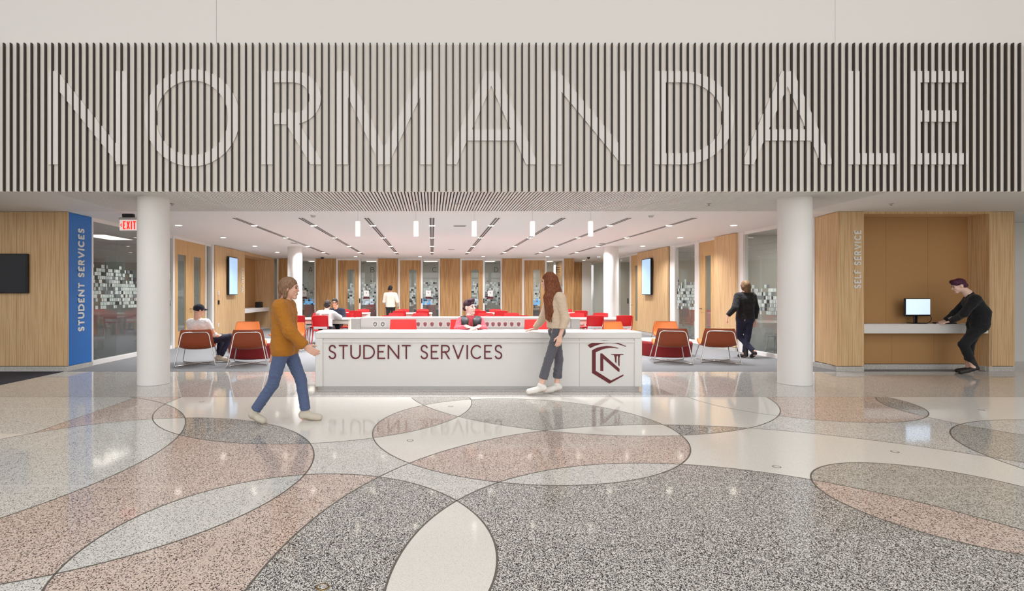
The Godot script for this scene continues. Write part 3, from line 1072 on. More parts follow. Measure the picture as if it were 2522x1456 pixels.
	t = thing("stool", "dark stool under the round table behind the right glass", "stool", at_(7.78, 0.005, 11.5))
	part(t, "seat", lathe([Vector2(0, 0.44), Vector2(0.16, 0.44), Vector2(0.17, 0.46), Vector2(0.15, 0.49), Vector2(0, 0.49)], 20), M.charcoal)
	for q in 4:
		var a = Vector3(cos(q * PI / 2 + 0.7), 0, sin(q * PI / 2 + 0.7))
		part(t, "leg", tube([a * 0.2, a * 0.12 + Vector3(0, 0.45, 0)], 0.012, 6), M.charcoal)

func office_chair(t, cover, frame):
	var rows = []
	for i in 7:
		var v = i / 6.0
		var row = []
		for j in 7:
			var u = j / 3.0 - 1.0
			row.append(Vector3(u * (0.23 - 0.03 * v), 0.50 + v * 0.44, -0.20 - 0.05 * v + 0.04 * u * u))
		rows.append(row)
	part(t, "backrest", sheet(rows, 0.035), cover)
	rows = []
	for i in 6:
		var v = i / 5.0
		var row = []
		for j in 6:
			var u = j / 2.5 - 1.0
			row.append(Vector3(u * 0.235, 0.455 + 0.012 * u * u - 0.02 * v * v, -0.20 + v * 0.42))
		rows.append(row)
	part(t, "seat", sheet(rows, 0.05), cover)
	part(t, "back_stem", rbox(Vector3(0.06, 0.2, 0.02), 0.004), frame, Vector3(0, 0.47, -0.245))
	part(t, "stem", lathe([Vector2(0.035, 0.08), Vector2(0.035, 0.25), Vector2(0.022, 0.26), Vector2(0.022, 0.44)], 12), frame)
	for k in 5:
		var a = Vector3(cos(TAU * k / 5), 0, sin(TAU * k / 5))
		var leg = part(t, "foot_arm", tube([a * 0.02 + Vector3(0, 0.10, 0), a * 0.28 + Vector3(0, 0.07, 0)], 0.018, 6), frame)
		part(leg, "castor", lathe([Vector2(0, 0), Vector2(0.025, 0.004), Vector2(0.03, 0.03), Vector2(0.02, 0.06), Vector2(0, 0.06)], 10), M.black, a * 0.28)

# ---------------------------------------------------------------- the booths at the back
func _wall_back():
	var Z = 21.3
	var w = structure("wall_back")
	var k = Z / 1250.0
	var X = func(px): return (px - 1064.0) * k
	slab(w, "post", X.call(682), X.call(686), 0, 2.905, Z, Z + 0.1, M.white)
	slab(w, "timber_panel", X.call(686), X.call(716), 0.1, 2.895, Z, Z + 0.1, M.wood_back)
	slab(w, "timber_panel", X.call(716), X.call(730), 0.1, 2.895, Z, Z + 0.1, M.wood_back)
	slab(w, "post", X.call(730), X.call(735), 0, 2.905, Z, Z + 0.1, M.white)
	var names = ["A", "B", "C", "D", "E"]
	for i in 5:
		var o = i * 152.8
		var g = structure("window_%d" % (7 + i))          # glass of the booth
		var g0 = X.call(735.0 + o) if i == 0 else X.call(736.5 + o)
		var g1 = X.call(774.5 + o)
		slab(g, "window_head", g0, g1, 2.80, 2.905, Z, Z + 0.1, M.white)
		slab(g, "window_sill", g0, g1, 0.0, 0.09, Z, Z + 0.1, M.white)
		slab(g, "glass_pane", g0, g1, 0.09, 2.80, Z + 0.05, Z + 0.06, M.glass)
		film(g, at_(g0 + 0.01, 0.95, Z + 0.045), Vector3(1, 0, 0), Vector3(0, 0, 1), g1 - g0 - 0.02, 1.05, 0.075, 0.08, 60 + i, 0.84)
		slab(w, "post", g1, X.call(778.0 + o), 0, 2.905, Z - 0.01, Z + 0.1, M.white)
		var wd = X.call(827.0 + o) if i < 4 else X.call(1413.0)
		slab(w, "timber_panel", X.call(778.0 + o), wd, 0.1, 2.895, Z - 0.03, Z + 0.1, M.wood_back, 0.001)
		var t = thing("booth_letter", "thin dark letter %s on the glass of a rear booth" % names[i], "letter", at_(g1 - 0.26, 2.33, Z + 0.04), 0.0, "letters on the booths")
		part(t, "letter", prism(letter_polys(names[i], 0.17, 0.21, 0.016), 0.0, 0.004), M.dark)
		if i < 4:
			t = thing("glass_notice", "white notice above a red placard on the glass of booth %s" % names[i], "notice", at_(g0 + 0.22, 1.25, Z + 0.042), 0.0, "notices on the booths")
			part(t, "paper", rbox(Vector3(0.22, 0.24, 0.003)), M.paper, Vector3(0, 0.19, 0))
			part(t, "print", prism([disc(0.025, 12)], 0.0, 0.001), M.inkgrey, Vector3(0, 0.21, 0.0018))
			part(t, "placard", rbox(Vector3(0.24, 0.075, 0.006), 0.001), M.maroon, Vector3(0, 0.0, 0))
			var d = structure("door_%d" % (6 + i))          # timber door with a narrow light
			var d0 = X.call(832.5 + o)
			var d1 = X.call(883.5 + o)
			var l0 = X.call(855.0 + o)
			var l1 = X.call(873.0 + o)
			slab(d, "jamb", X.call(827.3 + o), d0, 0, 2.905, Z, Z + 0.1, M.white)
			slab(d, "jamb", d1, X.call(888.5 + o), 0, 2.905, Z, Z + 0.1, M.white)
			slab(d, "header", d0, d1, 2.83, 2.905, Z, Z + 0.1, M.white)
			slab(d, "stile", d0, l0, 0.01, 2.83, Z + 0.03, Z + 0.075, M.wood_back)
			slab(d, "stile", l1, d1, 0.01, 2.83, Z + 0.03, Z + 0.075, M.wood_back)
			slab(d, "top_rail", l0, l1, 2.43, 2.83, Z + 0.03, Z + 0.075, M.wood_back)
			slab(d, "bottom_rail", l0, l1, 0.01, 0.45, Z + 0.03, Z + 0.075, M.wood_back)
			slab(d, "glass_lite", l0, l1, 0.45, 2.43, Z + 0.05, Z + 0.058, M.glass)
			film(d, at_(l0 + 0.01, 0.9, Z + 0.046), Vector3(1, 0, 0), Vector3(0, 0, 1), l1 - l0 - 0.02, 1.1, 0.075, 0.08, 80 + i, 0.84)
			lever(d, Vector3(d1 - 0.06, 1.0, -(Z + 0.03)), Vector3(-1, 0, 0))
			t = thing("card_reader", "slim black card reader on the door frame of booth %s" % names[i + 1], "reader", at_(X.call(886.0 + o), 1.13, Z))
			part(t, "plate", rbox(Vector3(0.05, 0.19, 0.02), 0.003), M.black, Vector3(0, 0, 0.01))
			part(t, "face", rbox(Vector3(0.03, 0.05, 0.004), 0.001), M.bezel, Vector3(0, 0.03, 0.022))
	# recess at the right rear corner
	slab(w, "corner_panel", X.call(1413.0) - 0.1, X.call(1413.0), 0, 2.9, Z + 0.1, 24.0, M.wood_back)
	slab(w, "timber_panel", X.call(1413.0), 7.0, 0.1, 2.895, 23.7, 23.8, M.wood_back)
	slab(w, "post", 7.0, 7.45, 0, 2.9, 23.7, 23.8, M.white)
	for d in [["wall_switch", "white switch plate on timber in the right rear recess", "switch", 1.5, M.white], ["card_reader", "black reader on timber in the right rear recess", "reader", 1.05, M.black]]:
		var t = thing(d[0], d[1], d[2], at_(6.55, d[3], 23.7))
		part(t, "plate", rbox(Vector3(0.1, 0.14, 0.015), 0.003), d[4], Vector3(0, 0, 0.008))
		part(t, "face", rbox(Vector3(0.05, 0.06, 0.004), 0.001), M.grey_white if d[4] == M.white else M.bezel, Vector3(0, 0, 0.017))
	# booth interiors: a worktop, screens and red chairs
	office("wall_booths", -7.0, 5.85, Z + 0.1, 24.4, ["l", "b"])
	for i in 4:
		var x = X.call(831.0 + i * 152.8)
		slab(structure("wall_booth_split_%d" % i), "plaster", x - 0.04, x + 0.04, 0, 2.9, Z + 0.12, 24.4, M.roomwall)
	var mids = [758.0, 905.0, 1052.0, 1172.0, 1320.0]
	for i in 5:
		var x = (mids[i] - 1064.0) * 23.2 / 1250.0
		room_light((755.0 + i * 152.8 - 1064.0) * k, 22.9, 0.6, 0.6, 0.7 if i < 4 else 1.6, "ceiling panel inside booth %s" % names[i])
		var t = thing("booth_desk", "dark desk with a white edge inside booth %s" % names[i], "desk", at_(x, 0.005, 23.6), 0.0, "desks in the booths")
		part(t, "desk_top", rbox(Vector3(1.3, 0.035, 0.7), 0.006), M.desk, Vector3(0, 0.72, 0))
		part(t, "modesty_panel", rbox(Vector3(1.2, 0.6, 0.03), 0.004), M.charcoal, Vector3(0, 0.35, -0.1))
		for s in [-0.6, 0.6]:
			part(t, "side_panel", rbox(Vector3(0.03, 0.70, 0.6), 0.004), M.charcoal, Vector3(s, 0.35, 0))
		monitor(at_(x, 0.7425, 23.5), 0.0, "lit screen on the desk inside booth %s" % names[i], "lit_%d" % (i % 2))
		t = thing("booth_chair", "red chair at the desk inside booth %s" % names[i], "chair", at_(x + 0.12, 0.005, 22.75), PI + 0.5, "red chairs in the booths")
		office_chair(t, M.red, M.charcoal)

func monitor(at, turn, label, look):
	var t = thing("computer_monitor", label, "monitor", at, turn, "")
	part(t, "stand_base", rbox(Vector3(0.24, 0.014, 0.18), 0.005), M.bezel, Vector3(0, 0.007, 0))
	part(t, "stand_neck", rbox(Vector3(0.07, 0.18, 0.025), 0.005), M.bezel, Vector3(0, 0.10, -0.03))
	part(t, "housing", rbox(Vector3(0.54, 0.33, 0.035), 0.008), M.bezel, Vector3(0, 0.30, 0.0))
	if not M.has(look):
		M[look] = glow(srgb(80, 170, 238) if look == "lit_0" else srgb(200, 220, 246), 0.9)
	part(t, "display", rbox(Vector3(0.505, 0.285, 0.003)), M[look], Vector3(0, 0.307, 0.0185))
	return t

# ---------------------------------------------------------------- self-service recess at right
func _self_service():
	var w = structure("wall_self_service")
	var Z = 9.19
	slab(w, "timber_panel", 7.345, 7.823, 0.10, 2.895, Z, Z + 0.04, M.wood, 0.001)
	slab(w, "timber_panel", 10.10, 10.55, 0.10, 2.895, Z, Z + 0.04, M.wood, 0.001)
	# bent return to the lounge, three narrow boards
	var prev = Vector2(7.343, Z + 0.002)
	for p in [Vector2(7.385, Z + 0.22), Vector2(7.435, Z + 0.46), Vector2(7.475, Z + 0.71)]:
		part(w, "timber_return", plan_prism([Vector2(prev.x, prev.y), Vector2(p.x, p.y), Vector2(p.x + 0.05, p.y - 0.01), Vector2(prev.x + 0.05, prev.y)], 0.10, 2.895), M.wood)
		prev = p
	slab(w, "core", 7.53, 7.82, 0.0, 2.9, Z + 0.04, Z + 0.6, M.dark)
	slab(w, "core", 10.14, 10.55, 0.0, 2.9, Z + 0.04, Z + 1.4, M.dark)
	slab(w, "core", 7.82, 10.14, 0.0, 2.9, Z + 0.42, Z + 0.6, M.dark)
	slab(w, "recess_cheek", 10.09, 10.14, 0.0, 2.9, Z, Z + 0.42, M.wood)
	slab(w, "recess_cheek", 7.80, 7.825, 0.0, 2.9, Z + 0.04, Z + 0.42, M.wood)
	slab(w, "recess_top", 7.825, 10.09, 2.855, 2.9, Z + 0.002, Z + 0.42, M.wood)
	for x in [[7.825, 8.548], [8.551, 9.335], [9.338, 10.09]]:
		slab(w, "back_panel", x[0], x[1], 0.78, 2.855, Z + 0.37, Z + 0.40, M.panel, 0.001)
	for x in [[7.825, 8.548], [8.551, 9.335], [9.338, 10.09]]:
		slab(w, "back_panel", x[0], x[1], 0.11, 0.76, Z + 0.25, Z + 0.28, M.panel, 0.001)
	var b = structure("baseboard_self_service")
	slab(b, "base", 7.345, 7.823, 0.0, 0.09, Z - 0.006, Z + 0.04, M.base, 0.003)
	slab(b, "base", 7.823, 10.09, 0.0, 0.10, Z + 0.245, Z + 0.28, M.base, 0.003)
	slab(b, "base", 10.08, 10.55, 0.0, 0.09, Z - 0.006, Z + 0.04, M.base, 0.003)
	slab(b, "base", 10.07, 10.10, 0.0, 0.09, Z + 0.04, Z + 0.25, M.base, 0.003)
	slab(b, "base", 7.40, 7.46, 0.0, 0.09, Z + 0.04, Z + 0.70, M.base, 0.003)
	var e = structure("wall_right_end")
	slab(e, "plaster", 10.55, 14.0, 0, 2.9, 10.6, 10.7, M.wall)
	slab(e, "plaster_skirt", 10.55, 14.0, 0, 0.12, 10.57, 10.6, M.white)
	slab(e, "plaster_side", 10.55, 10.57, 0, 2.9, Z + 0.02, 10.6, M.wall)
	var t = thing("service_counter", "white counter across the self-service recess at right", "counter", at_(8.957, 0.0, 9.30))
	part(t, "counter_top", rbox(Vector3(2.25, 0.02, 0.335), 0.003), M.desk, Vector3(0, 0.85, -0.075))
	part(t, "apron", rbox(Vector3(2.26, 0.15, 0.03), 0.003), M.desk, Vector3(0, 0.765, 0.085))
	t = thing("wall_lettering", "pale upright words on the timber left of the self-service recess", "lettering", at_(7.76, 1.505, Z))
	var wn = Node3D.new()
	wn.name = "lettering"
	t.add_child(wn)
	wn.transform = Transform3D(Basis(Vector3(0, 1, 0), Vector3(-1, 0, 0), Vector3(0, 0, 1)), Vector3.ZERO)
	word(wn, "SELF SERVICE", 0.125, 1.05, 0.022, 0.012, M.signwhite)
	t = monitor(at_(8.965, 0.861, 9.38), 0.12, "lit computer screen on the self-service counter", "lit_1")
	var kb = thing("keyboard", "black keyboard on the self-service counter under the hand", "keyboard", at_(9.42, 0.861, 9.33))
	part(kb, "body", rbox(Vector3(0.34, 0.018, 0.12), 0.005), M.bezel, Vector3(0, 0.009, 0))
	part(kb, "keys", rbox(Vector3(0.32, 0.006, 0.10), 0.002), M.charcoal, Vector3(0, 0.02, 0))
	var cb = thing("monitor_cable", "black cable looping beside the self-service screen", "cable", at_(9.17, 0.861, 9.46))
	part(cb, "cable", tube(smooth_path([Vector3(0.02, 0.17, 0.0), Vector3(0.10, 0.15, 0.0), Vector3(0.13, 0.08, 0.01), Vector3(0.06, 0.008, 0.02), Vector3(-0.05, 0.008, 0.03)]), 0.005, 6), M.black)

func _columns():
	var prof = [Vector2(0.2285, 0.0), Vector2(0.2285, 2.905)]
	var d = [[-4.36, 7.95, "white round column at front, left of the desk"], [5.68, 7.95, "white round column at front, beside the self-service wall"], [-4.36, 16.15, "white round column deep in the lounge, at left"], [5.68, 16.1, "white round column deep in the lounge, at right"]]
	for q in d:
		var t = thing("round_column", q[2], "column", at_(q[0], 0.0, q[1]), 0.0, "round white columns")
		part(t, "shaft", lathe(prof, 48), M.white)
		part(t, "floor_joint", lathe([Vector2(0.2285, 0.0), Vector2(0.2315, 0.001), Vector2(0.2315, 0.006), Vector2(0.2285, 0.008)], 48), M.grey_white)

# ---------------------------------------------------------------- welcome desk and the counter behind it
func _desk():
	var Z = 7.45
	var t = thing("welcome_desk", "long white reception desk with maroon lettering and shield emblem", "reception desk", at_(0.6855, 0.0, Z))
	var W = 4.80
	var h = 0.848
	part(t, "plinth", rbox(Vector3(W - 0.06, 0.05, 0.42), 0.002), M.grey_white, Vector3(0, 0.025, -0.25))
	part(t, "desk_top", rbox(Vector3(W, 0.10, 0.51), 0.012), M.desk, Vector3(0, h - 0.05, -0.255))
	part(t, "end_panel", rbox(Vector3(0.11, h - 0.10 - 0.04, 0.51), 0.008), M.desk, Vector3(-W / 2 + 0.055, (h - 0.10 + 0.04) / 2.0, -0.255))
	part(t, "end_panel", rbox(Vector3(0.11, h - 0.10 - 0.04, 0.51), 0.008), M.desk, Vector3(W / 2 - 0.055, (h - 0.10 + 0.04) / 2.0, -0.255))
	var joint = 1.485
	part(t, "front_panel", rbox(Vector3(joint + W / 2 - 0.112, h - 0.144, 0.02), 0.001), M.desk, Vector3((joint - W / 2 + 0.11) / 2.0, (h - 0.10 + 0.04) / 2.0, -0.035))
	part(t, "front_panel", rbox(Vector3(W / 2 - 0.112 - joint, h - 0.144, 0.02), 0.001), M.desk, Vector3((joint + 0.003 + W / 2 - 0.11) / 2.0, (h - 0.10 + 0.04) / 2.0, -0.035))
	part(t, "back_shelf", rbox(Vector3(W - 0.2, 0.03, 0.5), 0.004), M.desk, Vector3(0, 0.70, -0.26))
	var k = Z / 1250.0
	var wn = Node3D.new()
	wn.name = "lettering"
	t.add_child(wn)
	wn.position = Vector3((808.0 - 1064.0) * k - 0.6855, 1.4 - (885.0 - 725.0) * k, -0.0255)
	word(wn, "STUDENT SERVICES", 35.0 * k, 430.0 * k, 0.0205, 0.010, M.maroon)
	# the shield emblem: a swept roof line, a six-sided frame, an N and two pillars
	var shapes = [
		[[258, 280], [380, 215], [500, 185], [620, 175], [760, 182], [880, 210], [1000, 250], [1130, 305], [1110, 312], [1000, 275], [880, 240], [760, 232], [640, 238], [520, 262], [410, 300], [320, 345]],
		[[358, 395], [450, 345], [560, 312], [680, 298], [790, 305], [880, 325], [960, 348], [930, 354], [860, 342], [760, 340], [660, 352], [560, 385], [440, 440], [440, 855], [785, 1075], [1062, 938], [1062, 968], [750, 1145], [358, 905]],
		[[545, 465], [585, 465], [975, 810], [975, 875], [950, 875], [610, 580], [610, 858], [545, 858]],
		[[790, 480], [1062, 480], [1062, 497], [990, 502], [975, 560], [975, 755], [948, 725], [945, 540], [927, 505], [908, 540], [905, 690], [878, 655], [870, 560], [850, 502], [790, 490]]]
	var em = Node3D.new()
	em.name = "emblem"
	t.add_child(em)
	em.position = Vector3(0, 0, -0.0255)
	for s in shapes:
		var poly = PackedVector2Array()
		for q in s:
			var px = 1420.0 + q[0] / 9.1
			var py = 820.0 + q[1] / 9.1
			poly.append(Vector2((px - 1064.0) * k - 0.6855, 1.4 - (py - 725.0) * k))
		part(em, "emblem_piece", prism([poly], 0.0, 0.006), M.maroon)
	# counter behind, with little shield prints stuck on
	var C = 9.75
	k = C / 1250.0
	var x0 = (866.0 - 1064.0) * k
	var x1 = (1427.0 - 1064.0) * k
	t = thing("back_counter", "low white counter behind the welcome desk with small shield prints", "counter", at_((x0 + x1) / 2.0, 0.005, C))
	var w = x1 - x0
	part(t, "end_panel", rbox(Vector3(0.17, 0.93, 0.62), 0.006), M.grey_white, Vector3(-w / 2 + 0.085, 0.465, -0.27))
	part(t, "end_panel", rbox(Vector3(0.17, 0.93, 0.62), 0.006), M.grey_white, Vector3(w / 2 - 0.085, 0.465, -0.27))
	part(t, "upstand", rbox(Vector3(w - 0.345, 0.19, 0.03), 0.003), M.desk, Vector3(0, 0.85, 0.0))
	part(t, "counter_top", rbox(Vector3(w - 0.345, 0.03, 0.55), 0.004), M.desk, Vector3(0, 0.93, -0.285))
	part(t, "ledge", rbox(Vector3(w - 0.345, 0.05, 0.08), 0.004), M.grey_white, Vector3(0, 0.73, 0.02))
	part(t, "body", rbox(Vector3(w - 0.345, 0.70, 0.5), 0.004), M.grey_white, Vector3(0, 0.352, -0.27))
	var shield = PackedVector2Array([Vector2(-0.035, 0.03), Vector2(0.0, 0.045), Vector2(0.035, 0.03), Vector2(0.03, -0.02), Vector2(0, -0.045), Vector2(-0.03, -0.02)])
	var inner = PackedVector2Array([Vector2(-0.018, 0.018), Vector2(0.018, 0.018), Vector2(0.014, -0.012), Vector2(0, -0.024), Vector2(-0.014, -0.012)])
	var n = 0
	for px in [924, 943, 1030, 1047, 1064, 1085, 1104, 1199.5, 1214, 1229, 1244, 1260, 1277]:
		var g = thing("shield_print", "small %s shield print on the back counter, number %d from the left end" % ["grey" if n < 2 else "pink and grey", n + 1], "print", at_((px - 1064.0) * k, 1.4 - 74.0 * k, C - 0.015), 0.0, "shield prints on the back counter")
		g.set_meta("label", ["grey shield print nearest the left end of the back counter", "grey shield print, second from the counter's left end"][n] if n < 2 else "pink shield print on the back counter, %s from left" % ["third", "fourth", "fifth", "sixth", "seventh", "eighth", "ninth", "tenth", "eleventh", "twelfth", "thirteenth"][n - 2])
		part(g, "card", rbox(Vector3(0.10, 0.115, 0.002)), M.paper, Vector3(0, 0, 0.001))
		part(g, "shield", prism([shield], 0.0, 0.001), M.inkgrey if n < 2 else M.inkpink, Vector3(0, 0, 0.002))
		part(g, "centre", prism([inner], 0.0, 0.001), M.paper if n < 2 else M.inkgrey, Vector3(0, 0, 0.003))
		n += 1
	var lab = ["red task chair behind the desk above the word STUDENT", "red task chair that the clerk in the vest sits on", "red task chair behind the desk next to the standing woman"]
	n = 0
	for x in [-0.49, 0.56, 1.80]:
		t = thing("task_chair", lab[n], "chair", at_(x, 0.0, 8.40 if n != 1 else 8.40), [0.0, 0.1, 0.0][n], "red task chairs behind the desk")
		task_chair(t)
		n += 1

func task_chair(t):     # local +z is where the sitter faces
	var rows = []
	for i in 8:
		var v = i / 7.0
		var row = []
		for j in 7:
			var u = j / 3.0 - 1.0
			row.append(Vector3(u * (0.245 - 0.03 * v), 0.52 + v * 0.45, -0.22 - 0.06 * v + 0.035 * u * u))
		rows.append(row)
	part(t, "backrest", sheet(rows, 0.03), M.redfab)
	rows = []
	for i in 6:
		var v = i / 5.0
		var row = []
		for j in 6:
			var u = j / 2.5 - 1.0
			row.append(Vector3(u * 0.24, 0.445 + 0.012 * u * u - 0.02 * v * v, -0.2 + v * 0.43))
		rows.append(row)
	part(t, "seat", sheet(rows, 0.05), M.redfab)
	part(t, "back_bar", rbox(Vector3(0.07, 0.24, 0.02), 0.004), M.charcoal, Vector3(0, 0.47, -0.265))
	part(t, "stem", lathe([Vector2(0.035, 0.08), Vector2(0.035, 0.24), Vector2(0.022, 0.25), Vector2(0.022, 0.43)], 12), M.charcoal)
	for k in 5:
		var a = Vector3(cos(TAU * k / 5), 0, sin(TAU * k / 5))
		var leg = part(t, "foot_arm", tube([a * 0.02 + Vector3(0, 0.10, 0), a * 0.28 + Vector3(0, 0.07, 0)], 0.018, 6), M.charcoal)
		part(leg, "castor", lathe([Vector2(0, 0), Vector2(0.025, 0.004), Vector2(0.03, 0.03), Vector2(0.02, 0.06), Vector2(0, 0.06)], 10), M.black, a * 0.28)

# ---------------------------------------------------------------- lounge chairs round red drum tables
func lounge_chair(label, at, turn, group):    # local +z is where the sitter faces
	var t = thing("lounge_chair", label, "armchair", at, turn, group)
	var prof = [[-0.335, 0.705, 0.262], [-0.330, 0.66, 0.278], [-0.305, 0.57, 0.296], [-0.275, 0.47, 0.312], [-0.235, 0.38, 0.322], [-0.17, 0.325, 0.326], [-0.07, 0.305, 0.326], [0.06, 0.318, 0.322], [0.20, 0.345, 0.315], [0.32, 0.375, 0.306], [0.39, 0.388, 0.29]]
	var pts = []
	for q in prof: pts.append(Vector3(q[0], q[1], q[2]))
	pts = smooth_path(pts, false, 3)
	var rows = []
	for i in pts.size():
		var q = pts[i]
		var row = []
		for j in 13:
			var u = j / 6.0 - 1.0
			var lift = 0.05 * pow(absf(u), 3.0)
			var fold = smoothstep(0.7, 0.3, q.y)
			row.append(Vector3(u * q.z, q.y + lift * fold, q.x + lift * (1.0 - fold)))
		rows.append(row)
	part(t, "shell", sheet(rows, 0.016), M.leather_back, Vector3.ZERO, Vector3.ZERO, "rust brown outer shell")
	var inner = []
	for i in range(1, rows.size() - 1):
		var row = []
		for j in range(0, 13):
			var du = rows[i + 1][j] - rows[i - 1][j]
			var dv = rows[i][mini(j + 1, 12)] - rows[i][maxi(j - 1, 0)]
			var nn = du.cross(dv).normalized()
			if nn.y + nn.z < 0.0: nn = -nn
			row.append(rows[i][j].lerp(rows[i][6], 0.02) + nn * 0.017)
		inner.append(row)
	part(t, "seat_pad", sheet(inner, 0.018), M.leather, Vector3.ZERO, Vector3.ZERO, "orange leather inner face")
	# two bent rods that cross on the floor
	var back = round_corners([Vector3(-0.365, 0.012, -0.395), Vector3(-0.235, 0.655, -0.365), Vector3(0.235, 0.655, -0.365), Vector3(0.365, 0.012, -0.395)], 0.07, 5)
	part(t, "back_loop", tube(back, 0.0105, 8), M.chrome)
	for s in [-1, 1]:
		var rod = round_corners([Vector3(s * 0.365, 0.014, -0.395), Vector3(-s * 0.34, 0.014, 0.36), Vector3(-s * 0.27, 0.355, 0.25)], 0.05, 5)
		part(t, "floor_rod", tube(rod, 0.0105, 8), M.chrome)
	part(t, "seat_rail", tube([Vector3(-0.275, 0.352, 0.25), Vector3(0.275, 0.352, 0.25)], 0.009, 8), M.chrome)
	return t

func drum_table(label, at, r):
	var t = thing("drum_table", label, "ottoman", at)
	part(t, "drum", lathe([Vector2(r * 0.93, 0.0), Vector2(r * 0.95, 0.005), Vector2(r, 0.28), Vector2(r - 0.01, 0.315), Vector2(r - 0.03, 0.325), Vector2(0, 0.325)], 48), M.darkred)
	part(t, "tray_top", lathe([Vector2(r * 0.9, 0.326), Vector2(r * 0.92, 0.335), Vector2(r * 0.91, 0.352), Vector2(0, 0.352)], 48), M.desk)

func _lounge():
	lounge_chair("orange leather lounge chair under the man in the cap", at_(-4.70, 0.004, 10.20), PI + 0.29, "orange lounge chairs, left group")
	lounge_chair("orange lounge chair seen from behind, right of the man in the cap", at_(-3.67, 0.004, 10.21), PI + 0.24, "orange lounge chairs, left group")
	lounge_chair("orange lounge chair facing the camera beyond the left drum table", at_(-4.62, 0.004, 12.55), 0.12, "orange lounge chairs, left group")
	lounge_chair("orange lounge chair mostly hidden behind the walker in mustard", at_(-3.50, 0.004, 12.36), -0.30, "orange lounge chairs, left group")
	drum_table("dark red drum table with white top in the left lounge group", at_(-3.95, 0.004, 11.42), 0.60)
	lounge_chair("orange lounge chair seen from behind, right next to the welcome desk", at_(4.94, 0.004, 10.55), PI - 0.27, "orange lounge chairs, right group")
	lounge_chair("orange lounge chair seen from behind, nearest the right glass wall", at_(5.91, 0.004, 10.55), PI - 0.30, "orange lounge chairs, right group")
	lounge_chair("orange lounge chair facing the camera, under the right wall screen", at_(5.95, 0.004, 12.72), -0.10, "orange lounge chairs, right group")
	lounge_chair("orange lounge chair facing right beyond the desk's right end", at_(4.66, 0.004, 12.55), 0.35, "orange lounge chairs, right group")
	drum_table("dark red drum table with white top in the right lounge group", at_(5.36, 0.004, 11.74), 0.60)

# ---------------------------------------------------------------- study tables with red chairs
func make_study_chair():
	var t = thing("study_chair", "", "chair", Vector3.ZERO)
	var rows = []
	for i in 7:
		var v = i / 6.0
		var row = []
		for j in 7:
			var u = j / 3.0 - 1.0
			row.append(Vector3(u * (0.20 + 0.012 * v), 0.565 + v * 0.285 - 0.012 * u * u * v, -0.20 - 0.055 * v + 0.03 * u * u))
		rows.append(row)
	part(t, "backrest", sheet(rows, 0.018), M.red)
	rows = []
	for i in 7:
		var v = i / 6.0
		var row = []
		for j in 6:
			var u = j / 2.5 - 1.0
			row.append(Vector3(u * 0.215, 0.452 + 0.012 * u * u - 0.015 * v * v, -0.20 + v * 0.42))
		rows.append(row)
	part(t, "seat", sheet(rows, 0.022), M.red)
	part(t, "lumbar_pad", rbox(Vector3(0.36, 0.06, 0.016), 0.006), M.grey_white, Vector3(0, 0.53, -0.198))
	for s in [-1, 1]:
		part(t, "upright", tube(round_corners([Vector3(s * 0.205, 0.44, -0.12), Vector3(s * 0.207, 0.47, -0.205), Vector3(s * 0.212, 0.82, -0.262)], 0.06, 3), 0.011, 6), M.red)
		part(t, "leg", tube([Vector3(s * 0.20, 0.44, -0.16), Vector3(s * 0.235, 0.0, -0.25)], 0.011, 6), M.red)
		part(t, "leg", tube([Vector3(s * 0.20, 0.44, 0.17), Vector3(s * 0.225, 0.0, 0.22)], 0.011, 6), M.red)
	part(t, "stretcher", tube([Vector3(-0.20, 0.43, 0.0), Vector3(0.20, 0.43, 0.0)], 0.01, 6), M.charcoal)
	return t

func make_study_table():
	var t = thing("study_table", "", "table", Vector3.ZERO)
	part(t, "table_top", rbox(Vector3(1.42, 0.035, 0.76), 0.005), M.tabletop, Vector3(0, 0.722, 0))
	part(t, "apron", rbox(Vector3(1.30, 0.09, 0.02), 0.003), M.tabletop, Vector3(0, 0.64, 0.30))
	part(t, "apron", rbox(Vector3(1.30, 0.09, 0.02), 0.003), M.tabletop, Vector3(0, 0.64, -0.30))
	for s in [-1, 1]:
		part(t, "end_panel", rbox(Vector3(0.05, 0.703, 0.70), 0.004), M.tabletop, Vector3(s * 0.675, 0.3515, 0))
	return t

func _study_tables():
	var xs = [-2.92, -0.70, 1.96, 4.62]
	var near = ["where the hooded reader sits", "behind the left end of the back counter", "behind the clerk in the vest", "near the right inner column"]
	var rear = ["before booth A", "before booth B and C", "before booth D", "before booth E"]
	var chair = null
	var table = null
	for r in 2:
		var z = [14.08, 17.92][r]
		for i in 4:
			var where = (near if r == 0 else rear)[i]
			var label = "white study table %s, %s row" % [where, "near" if r == 0 else "rear"]
			if table == null:
				table = make_study_table()
				table.set_meta("label", label)
				table.set_meta("group", "white study tables")
				table.position = at_(xs[i], 0.004, z)
			else:
				copy(table, label, at_(xs[i], 0.004, z), 0.0)
			for s in 4:
				var side = -1 if s % 2 == 0 else 1
				var back_to_us = s < 2
				var lab = "red chair %s, %s, table %s" % ["back to us" if back_to_us else "facing us", "left" if side < 0 else "right", where]
				var p = at_(xs[i] + side * 0.37, 0.004, z + (-0.66 if back_to_us else 0.66))
				if i == 0 and r == 0 and back_to_us and side < 0:
					p = at_(-3.50, 0.004, 13.30)
				if i == 0 and r == 0 and back_to_us and side > 0:
					p = at_(-2.86, 0.004, 13.28)
				var a = (PI if back_to_us else 0.0) + [0.05, -0.08, 0.04, -0.05][(i + s) % 4]
				if chair == null:
					chair = make_study_chair()
					chair.set_meta("label", lab)
					chair.set_meta("group", "red chairs at the study tables")
					chair.position = p
					chair.rotation.y = a
				else:
					copy(chair, lab, p, a)

